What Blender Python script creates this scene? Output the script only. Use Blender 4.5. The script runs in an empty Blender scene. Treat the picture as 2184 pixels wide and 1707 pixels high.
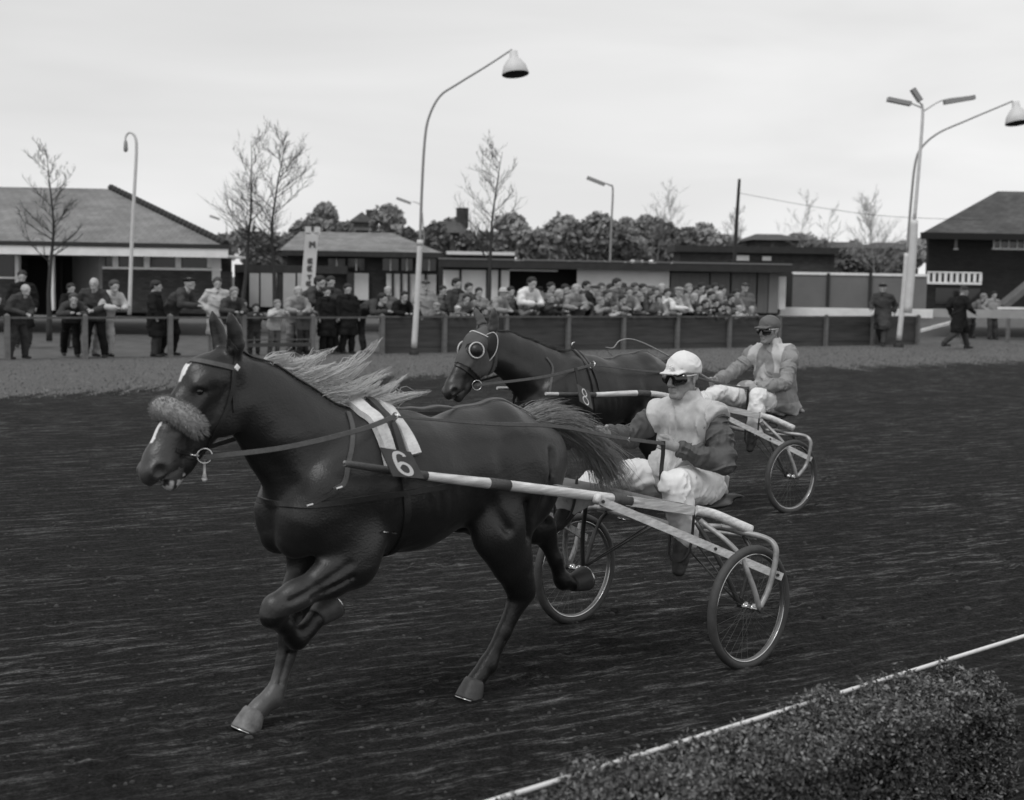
import bpy, bmesh, math, random
import numpy as np
from mathutils import Vector, Matrix
from mathutils.bvhtree import BVHTree
random.seed(7); np.random.seed(7)
R = math.radians
C = bpy.context.scene.collection
sc = bpy.context.scene
# ------------------------------------------------------------------ camera
PITCH, ROLL, CH, FPX = 0.0827, 0.017, 2.08, 3074.0
cam_d = bpy.data.cameras.new('camera'); cam = bpy.data.objects.new('camera', cam_d); C.objects.link(cam)
cam_d.sensor_fit = 'HORIZONTAL'; cam_d.sensor_width = 36.0; cam_d.lens = 36.0*FPX/2184.0
cam_d.clip_start = 0.1; cam_d.clip_end = 3000
cam.matrix_world = Matrix.Translation((0, 0, CH)) @ Matrix.Rotation(math.pi/2-PITCH, 4, 'X') @ Matrix.Rotation(ROLL, 4, 'Z')
cam_d.dof.use_dof = True; cam_d.dof.focus_distance = 8.8; cam_d.dof.aperture_fstop = 2.8
sc.camera = cam
# ------------------------------------------------------------------ world, sun, exposure
w = bpy.data.worlds.new("World"); sc.world = w; w.use_nodes = True
nt = w.node_tree; nt.nodes.clear()
out = nt.nodes.new('ShaderNodeOutputWorld'); bg = nt.nodes.new('ShaderNodeBackground')
sky = nt.nodes.new('ShaderNodeTexSky'); sky.sky_type = 'NISHITA'; sky.sun_disc = False
sky.sun_elevation = R(58); sky.sun_rotation = R(215); sky.air_density = 2.0; sky.dust_density = 6.0
bw = nt.nodes.new('ShaderNodeRGBToBW')                     # black and white film
tc = nt.nodes.new('ShaderNodeTexCoord'); mp = nt.nodes.new('ShaderNodeMapping'); mp.inputs['Scale'].default_value = (1, 1, 4.5)
nz = nt.nodes.new('ShaderNodeTexNoise'); nz.inputs['Scale'].default_value = 2.6; nz.inputs['Detail'].default_value = 4; nz.inputs['Roughness'].default_value = .5; nz.inputs['Distortion'].default_value = .4
sx = nt.nodes.new('ShaderNodeSeparateXYZ')
cr = nt.nodes.new('ShaderNodeMapRange'); cr.inputs['From Min'].default_value = .3; cr.inputs['From Max'].default_value = .7; cr.inputs['To Min'].default_value = .88; cr.inputs['To Max'].default_value = 1.07
gz = nt.nodes.new('ShaderNodeMapRange'); gz.inputs['From Min'].default_value = 0.0; gz.inputs['From Max'].default_value = .33; gz.inputs['To Min'].default_value = 9.6; gz.inputs['To Max'].default_value = 7.3
gx = nt.nodes.new('ShaderNodeMapRange'); gx.inputs['From Min'].default_value = -.4; gx.inputs['From Max'].default_value = .4; gx.inputs['To Min'].default_value = .9; gx.inputs['To Max'].default_value = 1.08
mx = nt.nodes.new('ShaderNodeMix'); mx.data_type = 'FLOAT'; mx.inputs[0].default_value = .93   # overcast: the cloud layer covers almost all of the sky
mu = nt.nodes.new('ShaderNodeMath'); mu.operation = 'MULTIPLY'
mu2 = nt.nodes.new('ShaderNodeMath'); mu2.operation = 'MULTIPLY'
L = nt.links.new
L(sky.outputs[0], bw.inputs[0]); L(tc.outputs['Generated'], mp.inputs[0]); L(mp.outputs[0], nz.inputs['Vector'])
L(tc.outputs['Generated'], sx.inputs[0]); L(sx.outputs['Z'], gz.inputs['Value']); L(sx.outputs['X'], gx.inputs['Value'])
L(nz.outputs['Fac'], cr.inputs['Value']); L(gz.outputs[0], mu.inputs[0]); L(cr.outputs[0], mu.inputs[1])
L(mu.outputs[0], mu2.inputs[0]); L(gx.outputs[0], mu2.inputs[1])
L(bw.outputs[0], mx.inputs[2]); L(mu2.outputs[0], mx.inputs[3]); L(mx.outputs[0], bg.inputs['Color'])
bg.inputs['Strength'].default_value = 0.1
L(bg.outputs[0], out.inputs[0])
sun_d = bpy.data.lights.new('sun', 'SUN'); sun = bpy.data.objects.new('sun', sun_d); C.objects.link(sun)
sun_d.energy = 1.5; sun_d.angle = R(24); sun_d.color = (1, 1, 1)
# direction towards the sun: high, behind the photographer's left shoulder
_a = R(215); sdir = Vector((math.sin(_a)*math.cos(R(58)), math.cos(_a)*math.cos(R(58)), math.sin(R(58))))
sun.rotation_euler = sdir.to_track_quat('Z', 'Y').to_euler()
sc.view_settings.view_transform = 'Standard'; sc.view_settings.look = 'None'
sc.view_settings.exposure = 0.0; sc.view_settings.gamma = 1.0
sc.render.engine = 'CYCLES'
# ------------------------------------------------------------------ helpers
def tag(o, label=None, cat=None, group=None, kind=None):
    if label: o['label'] = label
    if cat: o['category'] = cat
    if group: o['group'] = group
    if kind: o['kind'] = kind
    return o
def empty(name, loc=(0, 0, 0), rz=0.0):
    o = bpy.data.objects.new(name, None); C.objects.link(o); o.location = loc; o.rotation_euler = (0, 0, rz); o.empty_display_size = .2
    return o
CP, SP, CR_, SR = math.cos(PITCH), math.sin(PITCH), math.cos(ROLL), math.sin(ROLL)
EYE = np.array([0, 0, CH])
def ray(u, v):
    X, Y = u-1092, v-853.5
    X, Y = X*CR_+Y*SR, -X*SR+Y*CR_
    up = -Y/FPX
    return np.array([X/FPX, CP+up*SP, -SP+up*CP])
def at(u, v, Y):
    d = ray(u, v); return EYE+d*(Y/d[1])
def gnd(u, v, z=0.0):
    d = ray(u, v); return EYE+d*((z-CH)/d[2])
def px(P):
    P = np.array(P, float)-EYE
    f = P[1]*CP-P[2]*SP; up = P[1]*SP+P[2]*CP
    X, Y = P[0]/f*FPX, -up/f*FPX
    return 1092+X*CR_-Y*SR, 853.5+X*SR+Y*CR_
MATS = {}
def mat(name, v, rough=.8, var=0.0, scale=8.0, bump=0.0, bscale=None, spec=.5, metal=0.0, stretch=(1, 1, 1), attr=None, coords='Object', detail=6, bdist=.01, sheen=0):
    """grey procedural material: noise varies the tone by +-var and drives a bump"""
    if name in MATS: return MATS[name]
    m = bpy.data.materials.new(name); m.use_nodes = True; MATS[name] = m
    nt = m.node_tree; b = nt.nodes['Principled BSDF']
    b.inputs['Roughness'].default_value = rough; b.inputs['Metallic'].default_value = metal
    b.inputs['Specular IOR Level'].default_value = spec
    b.inputs['Base Color'].default_value = (v, v, v, 1)
    if sheen:
        b.inputs['Sheen Weight'].default_value = sheen; b.inputs['Sheen Roughness'].default_value = .4
    lk = nt.links.new
    if attr:
        at_ = nt.nodes.new('ShaderNodeAttribute'); at_.attribute_name = attr
        base = at_.outputs['Fac']
    if var or bump:
        tc = nt.nodes.new('ShaderNodeTexCoord'); mp = nt.nodes.new('ShaderNodeMapping'); mp.inputs['Scale'].default_value = stretch
        lk(tc.outputs[coords], mp.inputs[0])
    if var:
        n = nt.nodes.new('ShaderNodeTexNoise'); n.inputs['Scale'].default_value = scale; n.inputs['Detail'].default_value = detail; n.inputs['Roughness'].default_value = .62
        lk(mp.outputs[0], n.inputs['Vector'])
        mr = nt.nodes.new('ShaderNodeMapRange'); mr.inputs['From Min'].default_value = .25; mr.inputs['From Max'].default_value = .75
        mr.inputs['To Min'].default_value = v*(1-var) if not attr else 1-var; mr.inputs['To Max'].default_value = v*(1+var) if not attr else 1+var
        lk(n.outputs['Fac'], mr.inputs['Value']); o = mr.outputs[0]
        if attr:
            mm = nt.nodes.new('ShaderNodeMath'); mm.operation = 'MULTIPLY'; lk(base, mm.inputs[0]); lk(o, mm.inputs[1]); o = mm.outputs[0]
        lk(o, b.inputs['Base Color'])
    elif attr: lk(base, b.inputs['Base Color'])
    if bump:
        n2 = nt.nodes.new('ShaderNodeTexNoise'); n2.inputs['Scale'].default_value = bscale or scale*3; n2.inputs['Detail'].default_value = 5
        lk(mp.outputs[0], n2.inputs['Vector'])
        bp = nt.nodes.new('ShaderNodeBump'); bp.inputs['Strength'].default_value = bump; bp.inputs['Distance'].default_value = bdist
        lk(n2.outputs['Fac'], bp.inputs['Height']); lk(bp.outputs[0], b.inputs['Normal'])
    return m
def brick_mat(name, v, mortar, sx=.22, sy=.07, rough=.85, axis='XZ', var=.3):
    if name in MATS: return MATS[name]
    m = mat(name, v, rough); nt = m.node_tree; b = nt.nodes['Principled BSDF']; lk = nt.links.new
    tc = nt.nodes.new('ShaderNodeTexCoord'); s = nt.nodes.new('ShaderNodeSeparateXYZ'); cb = nt.nodes.new('ShaderNodeCombineXYZ')
    lk(tc.outputs['Object'], s.inputs[0]); lk(s.outputs[axis[0]], cb.inputs[0]); lk(s.outputs[axis[1]], cb.inputs[1])
    br = nt.nodes.new('ShaderNodeTexBrick'); br.inputs['Scale'].default_value = 1; br.inputs['Brick Width'].default_value = sx; br.inputs['Row Height'].default_value = sy
    br.inputs['Mortar Size'].default_value = .012; br.inputs['Color1'].default_value = (v*(1-var),)*3+(1,); br.inputs['Color2'].default_value = (v*(1+var),)*3+(1,); br.inputs['Mortar'].default_value = (mortar,)*3+(1,)
    lk(cb.outputs[0], br.inputs['Vector']); 
    n = nt.nodes.new('ShaderNodeTexNoise'); n.inputs['Scale'].default_value = .8; n.inputs['Detail'].default_value = 6
    lk(tc.outputs['Object'], n.inputs['Vector'])
    mr = nt.nodes.new('ShaderNodeMapRange'); mr.inputs['From Min'].default_value = .3; mr.inputs['From Max'].default_value = .7; mr.inputs['To Min'].default_value = .75; mr.inputs['To Max'].default_value = 1.25
    lk(n.outputs['Fac'], mr.inputs['Value'])
    vm = nt.nodes.new('ShaderNodeVectorMath'); vm.operation = 'SCALE'; lk(br.outputs['Color'], vm.inputs[0]); lk(mr.outputs[0], vm.inputs['Scale'])
    lk(vm.outputs[0], b.inputs['Base Color'])
    return m
class MB:
    """collects boxes, tubes, lathes, quads; build() links them as one mesh object"""
    def __init__(s): s.v = []; s.f = []; s.mi = []; s.cm = 0; s.sm = []
    def add(s, vs, fs, smooth=False):
        o = len(s.v); s.v += [tuple(map(float, p)) for p in vs]; s.f += [tuple(o+i for i in f) for f in fs]
        s.mi += [s.cm]*len(fs); s.sm += [smooth]*len(fs)
    def box(s, a, b, rot=None, org=None):
        x0, y0, z0 = a; x1, y1, z1 = b
        vs = [(x0, y0, z0), (x1, y0, z0), (x1, y1, z0), (x0, y1, z0), (x0, y0, z1), (x1, y0, z1), (x1, y1, z1), (x0, y1, z1)]
        if rot is not None:
            M = Matrix.Rotation(rot, 4, 'Z'); o = Vector(org or (0, 0, 0)); vs = [tuple(M @ (Vector(p)-o)+o) for p in vs]
        s.add(vs, [(0, 3, 2, 1), (4, 5, 6, 7), (0, 1, 5, 4), (1, 2, 6, 5), (2, 3, 7, 6), (3, 0, 4, 7)])
    def beam(s, a, b, w, h, up=(0, 0, 1), w2=None, h2=None):
        a, b = Vector(a), Vector(b); t = (b-a).normalized(); u = Vector(up); sd = t.cross(u).normalized(); u = sd.cross(t)
        w2 = w2 or w; h2 = h2 or h; vs = []
        for p, ww, hh in ((a, w, h), (b, w2, h2)):
            for sx, sy in ((-1, -1), (1, -1), (1, 1), (-1, 1)): vs.append(p+sd*sx*ww/2+u*sy*hh/2)
        s.add(vs, [(0, 1, 2, 3), (7, 6, 5, 4), (0, 4, 5, 1), (1, 5, 6, 2), (2, 6, 7, 3), (3, 7, 4, 0)])
    def tube(s, pts, r, n=10, cap=True, closed=False, smooth=True):
        pts = [Vector(p) for p in pts]; m = len(pts)
        rs = r if isinstance(r, (list, tuple)) else [r]*m
        vs = []; prev = None
        for i, p in enumerate(pts):
            if closed: t = pts[(i+1) % m]-pts[i-1]
            else: t = pts[min(i+1, m-1)]-pts[max(i-1, 0)]
            if t.length < 1e-9: t = Vector((0, 0, 1))
            t.normalize()
            if prev is None:
                prev = t.cross(Vector((0, 0, 1)));
                if prev.length < 1e-3: prev = t.cross(Vector((0, 1, 0)))
            a = (prev-t*prev.dot(t)).normalized(); prev = a; b = t.cross(a)
            for k in range(n):
                q = 2*math.pi*k/n; vs.append(p+a*math.cos(q)*rs[i]+b*math.sin(q)*rs[i])
        fs = []
        for i in range(m if closed else m-1):
            j = (i+1) % m
            for k in range(n): fs.append((i*n+k, i*n+(k+1) % n, j*n+(k+1) % n, j*n+k))
        s.add(vs, fs, smooth)
        if cap and not closed:
            o = len(s.v)-m*n
            s.f += [tuple(o+k for k in reversed(range(n))), tuple(o+(m-1)*n+k for k in range(n))]; s.mi += [s.cm]*2; s.sm += [False]*2
    def lathe(s, prof, M=None, n=24, smooth=True):
        vs = []
        for r, z in prof:
            for k in range(n):
                q = 2*math.pi*k/n; p = Vector((r*math.cos(q), r*math.sin(q), z)); vs.append(M @ p if M else p)
        fs = [(i*n+k, i*n+(k+1) % n, (i+1)*n+(k+1) % n, (i+1)*n+k) for i in range(len(prof)-1) for k in range(n)]
        s.add(vs, fs, smooth)
    def strap(s, pts, nrm, w, th=.004, taper=None):
        m = len(pts); vs = []
        for i in range(m):
            t = (pts[min(i+1, m-1)]-pts[max(i-1, 0)]).normalized(); n_ = nrm[i].normalized(); sd = t.cross(n_).normalized(); n_ = sd.cross(t)
            ww = (taper[i] if taper else 1)*w/2
            for a, b in ((-ww, 0), (-ww*.85, th), (ww*.85, th), (ww, 0)): vs.append(pts[i]+sd*a+n_*b)
        fs = [(i*4+k, (i+1)*4+k, (i+1)*4+(k+1) % 4, i*4+(k+1) % 4) for i in range(m-1) for k in range(4)]
        fs += [(0, 1, 2, 3), tuple((m-1)*4+k for k in (3, 2, 1, 0))]
        s.add(vs, fs, False)
    def build(s, name, m, parent=None, loc=None):
        me = bpy.data.meshes.new(name); me.from_pydata(s.v, [], s.f)
        ms = m if isinstance(m, (list, tuple)) else [m]
        for x in ms: me.materials.append(x)
        me.polygons.foreach_set('material_index', s.mi); me.polygons.foreach_set('use_smooth', s.sm); me.update()
        o = bpy.data.objects.new(name, me); C.objects.link(o)
        if loc is not None: o.location = loc
        if parent: o.parent = parent
        return o
def crom(P, n=8):
    P = [Vector(p) for p in P]; P = [P[0]*2-P[1]]+P+[P[-1]*2-P[-2]]; out = []
    for i in range(1, len(P)-2):
        for k in range(n):
            t = k/n; a, b, c, d = P[i-1:i+3]
            out.append(.5*((2*b)+(c-a)*t+(2*a-5*b+4*c-d)*t*t+(3*b-a-3*c+d)*t**3))
    out.append(P[-2]); return out
_LAT = {}
def vnoise(P, seed):
    """smooth value noise in 0..1 at points P"""
    if seed not in _LAT: _LAT[seed] = np.random.RandomState(1000+seed).rand(32, 32, 32).astype(np.float32)
    T_ = _LAT[seed]; i = np.floor(P).astype(np.int64); f = (P-i).astype(np.float32); f = f*f*(3-2*f); i &= 31; j = (i+1) & 31; r = 0
    for a in (0, 1):
        for b in (0, 1):
            for c in (0, 1):
                w_ = (f[:, 0] if a else 1-f[:, 0])*(f[:, 1] if b else 1-f[:, 1])*(f[:, 2] if c else 1-f[:, 2])
                r = r+w_*T_[(j if a else i)[:, 0], (j if b else i)[:, 1], (j if c else i)[:, 2]]
    return r
# ---- implicit surfaces (smooth union of tapered limbs) meshed with surface nets
class Fld:
    def __init__(s, lo, hi, h):
        s.lo = np.array(lo, np.float32); s.h = h; s.n = np.ceil((np.array(hi)-np.array(lo))/h).astype(int)+1
        s.F = np.full(s.n, 9.0, np.float32)
        s.ax = [s.lo[i]+h*np.arange(s.n[i], dtype=np.float32) for i in range(3)]
    def _box(s, lo, hi):
        a = np.clip(np.floor((np.array(lo)-s.lo)/s.h).astype(int), 0, s.n); b = np.clip(np.ceil((np.array(hi)-s.lo)/s.h).astype(int)+1, 0, s.n)
        return tuple(slice(int(a[i]), int(b[i])) for i in range(3))
    def _put(s, bx, d, k, op):
        A = s.F[bx]
        if op == 'u':
            hh = np.maximum(k-np.abs(A-d), 0)/max(k, 1e-6); s.F[bx] = np.minimum(A, d)-hh*hh*k*.25
        else:
            d = -d; hh = np.maximum(k-np.abs(A-d), 0)/max(k, 1e-6); s.F[bx] = np.maximum(A, d)+hh*hh*k*.25
    def seg(s, a, b, ra, rb, la=None, lb=None, k=.03, Lat=(0, 1, 0), op='u'):
        la = la or ra; lb = lb or rb
        a = np.array(a, np.float32); b = np.array(b, np.float32); m = max(ra, rb, la, lb)+k+s.h*3
        bx = s._box(np.minimum(a, b)-m, np.maximum(a, b)+m)
        X = s.ax[0][bx[0]][:, None, None]; Y = s.ax[1][bx[1]][None, :, None]; Z = s.ax[2][bx[2]][None, None, :]
        if X.size*Y.size*Z.size == 0: return
        ab = b-a; L2 = float(ab@ab) or 1e-9
        t = np.clip(((X-a[0])*ab[0]+(Y-a[1])*ab[1]+(Z-a[2])*ab[2])/L2, 0, 1)
        ex, ey, ez = X-a[0]-ab[0]*t, Y-a[1]-ab[1]*t, Z-a[2]-ab[2]*t
        e2 = ex*ex+ey*ey+ez*ez
        ly = ex*Lat[0]+ey*Lat[1]+ez*Lat[2]
        r = ra+(rb-ra)*t; l = la+(lb-la)*t
        q = np.sqrt(np.maximum(e2-ly*ly, 0)/(r*r)+ly*ly/(l*l)); e = np.sqrt(e2)
        d = np.where(q > 1e-3, (q-1)*e/np.maximum(q, 1e-3), -np.minimum(r, l))
        s._put(bx, d, k, op)
    def chain(s, P, k=.03, Lat=(0, 1, 0), op='u'):
        """P: (x,y,z,r_inplane,r_lateral)"""
        for p, q in zip(P[:-1], P[1:]):
            s.seg(p[:3], q[:3], p[3], q[3], p[4] if len(p) > 4 else None, q[4] if len(q) > 4 else None, k, Lat, op)
    def ell(s, c, r, k=.02, op='u'):
        c = np.array(c, np.float32); r = np.array(r, np.float32); m = r+k+s.h*3
        bx = s._box(c-m, c+m); X = s.ax[0][bx[0]][:, None, None]; Y = s.ax[1][bx[1]][None, :, None]; Z = s.ax[2][bx[2]][None, None, :]
        if X.size*Y.size*Z.size == 0: return
        ex, ey, ez = X-c[0], Y-c[1], Z-c[2]
        q = np.sqrt((ex/r[0])**2+(ey/r[1])**2+(ez/r[2])**2); e = np.sqrt(ex*ex+ey*ey+ez*ez)
        d = np.where(q > 1e-3, (q-1)*e/np.maximum(q, 1e-3), -float(r.min()))
        s._put(bx, d, k, op)
    def cutplane(s, p, n, k=.01):
        """remove everything on the side n points to"""
        X = s.ax[0][:, None, None]; Y = s.ax[1][None, :, None]; Z = s.ax[2][None, None, :]
        d = (X-p[0])*n[0]+(Y-p[1])*n[1]+(Z-p[2])*n[2]
        A = s.F; hh = np.maximum(k-np.abs(A-d), 0)/k; s.F = (np.maximum(A, d)+hh*hh*k*.25).astype(np.float32)
    def wobble(s, amp, freq, seed=0, aniso=(1, 1, 1)):
        """cloth folds: a warped sum of waves added to the distance"""
        X = s.ax[0][:, None, None]*aniso[0]; Y = s.ax[1][None, :, None]*aniso[1]; Z = s.ax[2][None, None, :]*aniso[2]
        rg = np.random.RandomState(seed); tot = 0
        wx = np.sin(freq*.45*(Y+Z)+rg.rand()*6)*.6/freq*3; wz = np.sin(freq*.5*(X-Y)+rg.rand()*6)*.6/freq*3
        for i in range(5):
            d = rg.normal(size=3); d /= np.linalg.norm(d); f = freq*(.7+.45*i)
            tot = tot+np.sin(f*(d[0]*(X+wx)+d[1]*Y+d[2]*(Z+wz))+rg.rand()*6)/(1+.5*i)
        s.F = (s.F+amp*tot*.5).astype(np.float32)
    def wrinkle(s, axis, amp, fa, fp, seed=0, warp=.06, sharp=2.2, lo=None, hi=None, gate=.0):
        """cloth: ridged noise, fine along 'axis' and long across it, warped so that no two creases run alike"""
        bx = s._box(lo, hi) if lo is not None else tuple(slice(0, k) for k in s.n)
        X, Y, Z = np.meshgrid(s.ax[0][bx[0]], s.ax[1][bx[1]], s.ax[2][bx[2]], indexing='ij')
        if X.size == 0: return
        near = np.abs(s.F[bx]) < s.h*4; P = np.stack([X[near], Y[near], Z[near]], 1).astype(np.float32)
        d = np.array(axis, float); d /= np.linalg.norm(d); u = np.cross(d, (.31, .52, .79)); u /= np.linalg.norm(u); v = np.cross(d, u)
        W = np.stack([vnoise(P*7+k*3.1, seed+k) for k in range(3)], 1)-.5; P = P+W*warp*2
        Q = np.stack([P@d*fa, P@u*fp, P@v*fp], 1); n = 1-np.abs(2*vnoise(Q, seed+7)-1); n2 = 1-np.abs(2*vnoise(Q*2.1+5, seed+9)-1)
        g = np.clip((vnoise(P*9+11, seed+5)-gate)*2.2, 0, 1.3)
        A = s.F[bx]; A[near] -= (amp*g*(n**sharp+.4*n2**sharp-.35)).astype(np.float32); s.F[bx] = A
    def folds(s, a, b, amp, wl, seed=0, rad=.12, skew=.5):
        """creases running round a limb from a to b: sharp valleys, soft ridges"""
        a = np.array(a, np.float32); b = np.array(b, np.float32); m = rad+s.h*3
        bx = s._box(np.minimum(a, b)-m, np.maximum(a, b)+m); rg = np.random.RandomState(seed)
        X = s.ax[0][bx[0]][:, None, None]; Y = s.ax[1][bx[1]][None, :, None]; Z = s.ax[2][bx[2]][None, None, :]
        if X.size*Y.size*Z.size == 0: return
        ab = b-a; Ln = float(np.linalg.norm(ab)); d = ab/Ln; u = np.cross(d, rg.normal(size=3)); u /= np.linalg.norm(u); v = np.cross(d, u)
        ex, ey, ez = X-a[0], Y-a[1], Z-a[2]
        t = ex*d[0]+ey*d[1]+ez*d[2]; p = ex*u[0]+ey*u[1]+ez*u[2]; q = ex*v[0]+ey*v[1]+ez*v[2]
        ph = (t+skew*p+.25*wl*np.sin(q*38+rg.rand()*6)+.3*wl*np.sin(p*27+t*14+rg.rand()*6))/wl*math.pi
        w_ = np.clip(1-np.abs(t/Ln-.5)*1.6, 0, 1)*np.clip(.75+.5*np.sin(q*21+rg.rand()*6), .1, 1.2)
        s.F[bx] = (s.F[bx]+amp*w_*((1-np.abs(np.sin(ph)))**2-.3)).astype(np.float32)
    def mesh(s, name, m, parent=None, smooth=2, paint=None):
        F = s.F; n = F.shape
        ins = F < 0
        ins[0], ins[-1] = False, False; ins[:, 0], ins[:, -1] = False, False; ins[:, :, 0], ins[:, :, -1] = False, False
        F = np.where(ins, F, np.maximum(F, 1e-5))
        cnt = np.zeros((n[0]-1, n[1]-1, n[2]-1), np.int8)
        for dx in (0, 1):
            for dy in (0, 1):
                for dz in (0, 1): cnt += ins[dx:n[0]-1+dx, dy:n[1]-1+dy, dz:n[2]-1+dz]
        act = (cnt > 0) & (cnt < 8)
        idx = np.full(act.shape, -1, np.int64); ci = np.argwhere(act); idx[act] = np.arange(len(ci))
        acc = np.zeros((len(ci), 3)); num = np.zeros(len(ci))
        for a in range(3):
            o1, o2 = [x for x in range(3) if x != a]
            for p in (0, 1):
                for q in (0, 1):
                    i0 = ci.copy(); i0[:, o1] += p; i0[:, o2] += q; i1 = i0.copy(); i1[:, a] += 1
                    f0 = F[i0[:, 0], i0[:, 1], i0[:, 2]]; f1 = F[i1[:, 0], i1[:, 1], i1[:, 2]]
                    cr = (f0 < 0) != (f1 < 0); t = np.where(cr, f0/(f0-f1+1e-12), 0)
                    pt = i0.astype(float); pt[:, a] += t; acc[cr] += pt[cr]; num += cr
        V = acc/num[:, None]*s.h+s.lo
        faces = []
        for a in range(3):
            o1, o2 = (a+1) % 3, (a+2) % 3
            sl0 = [slice(None)]*3; sl1 = [slice(None)]*3; sl0[a] = slice(0, -1); sl1[a] = slice(1, None)
            i_0, i_1 = ins[tuple(sl0)], ins[tuple(sl1)]
            ed = np.argwhere(i_0 != i_1)
            ed = ed[(ed[:, o1] > 0) & (ed[:, o2] > 0) & (ed[:, o1] < n[o1]-1) & (ed[:, o2] < n[o2]-1)]
            fl = i_0[ed[:, 0], ed[:, 1], ed[:, 2]]
            def cid(d1, d2):
                e = ed.copy(); e[:, o1] -= d1; e[:, o2] -= d2; return idx[e[:, 0], e[:, 1], e[:, 2]]
            q = np.stack([cid(1, 1), cid(0, 1), cid(0, 0), cid(1, 0)], 1)
            q[~fl] = q[~fl][:, ::-1]; faces.append(q)
        Q = np.concatenate(faces)
        for _ in range(smooth):
            e = np.concatenate([Q[:, [0, 1]], Q[:, [1, 2]], Q[:, [2, 3]], Q[:, [3, 0]]]); e = np.concatenate([e, e[:, ::-1]])
            S = np.stack([np.bincount(e[:, 0], V[e[:, 1], i], len(V)) for i in range(3)], 1); N = np.bincount(e[:, 0], minlength=len(V))[:, None]
            V = V*.45+S/np.maximum(N, 1)*.55
        me = bpy.data.meshes.new(name)
        me.vertices.add(len(V)); me.vertices.foreach_set('co', V.astype(np.float32).ravel())
        me.loops.add(Q.size); me.loops.foreach_set('vertex_index', Q.astype(np.int32).ravel())
        me.polygons.add(len(Q)); me.polygons.foreach_set('loop_start', np.arange(0, Q.size, 4, dtype=np.int32)); me.polygons.foreach_set('loop_total', np.full(len(Q), 4, np.int32))
        me.update(calc_edges=True); me.validate()
        me.polygons.foreach_set('use_smooth', np.ones(len(me.polygons), bool))
        ms = m if isinstance(m, (list, tuple)) else [m]
        for x in ms: me.materials.append(x)
        if paint is not None:
            col = paint(V.astype(float)); at_ = me.attributes.new('tone', 'FLOAT', 'POINT'); at_.data.foreach_set('value', col.astype(np.float32))
        o = bpy.data.objects.new(name, me); C.objects.link(o)
        if parent: o.parent = parent
        o.data['_'] = 0; del o.data['_']
        return o
def rot_to(d, up=(0, 0, 1)):
    return Vector(d).to_track_quat('Z', 'Y').to_matrix().to_4x4()
# ================================================================== the setting
dirt = mat('raked_dark_track_dirt', .017, 1.0, spec=.06)
def dirt_nodes(m, base, hi, th=.7425, patches=1.0):
    nt = m.node_tree; b = nt.nodes['Principled BSDF']; lk = nt.links.new
    tc = nt.nodes.new('ShaderNodeTexCoord')
    def noise(sx, sy, sc_, det, rough=.6, rot=th):
        r0 = nt.nodes.new('ShaderNodeMapping'); r0.inputs['Rotation'].default_value = (0, 0, -rot); lk(tc.outputs['Object'], r0.inputs[0])
        mp = nt.nodes.new('ShaderNodeMapping'); mp.inputs['Scale'].default_value = (sx, sy, 1); lk(r0.outputs[0], mp.inputs[0])
        n = nt.nodes.new('ShaderNodeTexNoise'); n.inputs['Scale'].default_value = sc_; n.inputs['Detail'].default_value = det; n.inputs['Roughness'].default_value = rough
        lk(mp.outputs[0], n.inputs['Vector']); return n.outputs['Fac']
    def mr(x, a, b_, c, d):
        q = nt.nodes.new('ShaderNodeMapRange'); q.inputs['From Min'].default_value = a; q.inputs['From Max'].default_value = b_; q.inputs['To Min'].default_value = c; q.inputs['To Max'].default_value = d; lk(x, q.inputs['Value']); return q.outputs[0]
    def ma(op, x, y):
        q = nt.nodes.new('ShaderNodeMath'); q.operation = op; lk(x, q.inputs[0])
        if isinstance(y, (int, float)): q.inputs[1].default_value = y
        else: lk(y, q.inputs[1])
        return q.outputs[0]
    streak = noise(.95, 5.8, 1.9, 12, .75, th-.22); fine = noise(2.2, 14, 3.0, 9, .78, th-.12); grit = noise(1, 1, 75, 4, .75); big = noise(.5, 1.3, .6, 4, .5); clod = noise(1, 1, 22, 6, .7); vfine = noise(5, 14, 9, 5, .7, th-.3)
    s = mr(streak, .50, .74, 0, 1); s = ma('MULTIPLY', s, mr(fine, .38, .66, .1, 1.2)); s = ma('MULTIPLY', s, mr(big, .38, .62, .4, 1.25))
    d = ma('MULTIPLY', mr(clod, .3, .72, .5, 1.6), mr(grit, .3, .7, .45, 1.7)); d = ma('MULTIPLY', d, mr(vfine, .3, .7, .6, 1.5)); d = ma('MULTIPLY', d, base)
    d = ma('ADD', d, ma('MULTIPLY', ma('MULTIPLY', s, ma('MULTIPLY', mr(clod, .3, .7, .4, 1.5), mr(grit, .3, .7, .3, 1.8))), hi-base))
    lk(d, b.inputs['Base Color'])
    hgt = ma('ADD', ma('MULTIPLY', clod, .5), ma('MULTIPLY', fine, 1.0)); hgt = ma('ADD', hgt, ma('MULTIPLY', vfine, .8)); hgt = ma('ADD', hgt, ma('MULTIPLY', grit, .45))
    bp = nt.nodes.new('ShaderNodeBump'); bp.inputs['Strength'].default_value = .9; bp.inputs['Distance'].default_value = .03; lk(hgt, bp.inputs['Height']); lk(bp.outputs[0], b.inputs['Normal'])
dirt_nodes(dirt, .0225, .34)
turf = mat('short_turf', .09, .95, spec=.15); dirt_nodes(turf, .12, .32, .6)
grass2 = mat('worn_grass_behind_fence', .11, .95, .35, 1.5, .4, 20, spec=.1)
def sheet(name, pts, m, z=0.0, th=.3):
    bm = bmesh.new(); vs = [bm.verts.new((p[0], p[1], z)) for p in pts]; bm.faces.new(vs); me = bpy.data.meshes.new(name); bm.to_mesh(me); bm.free(); me.materials.append(m)
    o = bpy.data.objects.new(name, me); C.objects.link(o); o['kind'] = 'structure'; return o
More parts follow.
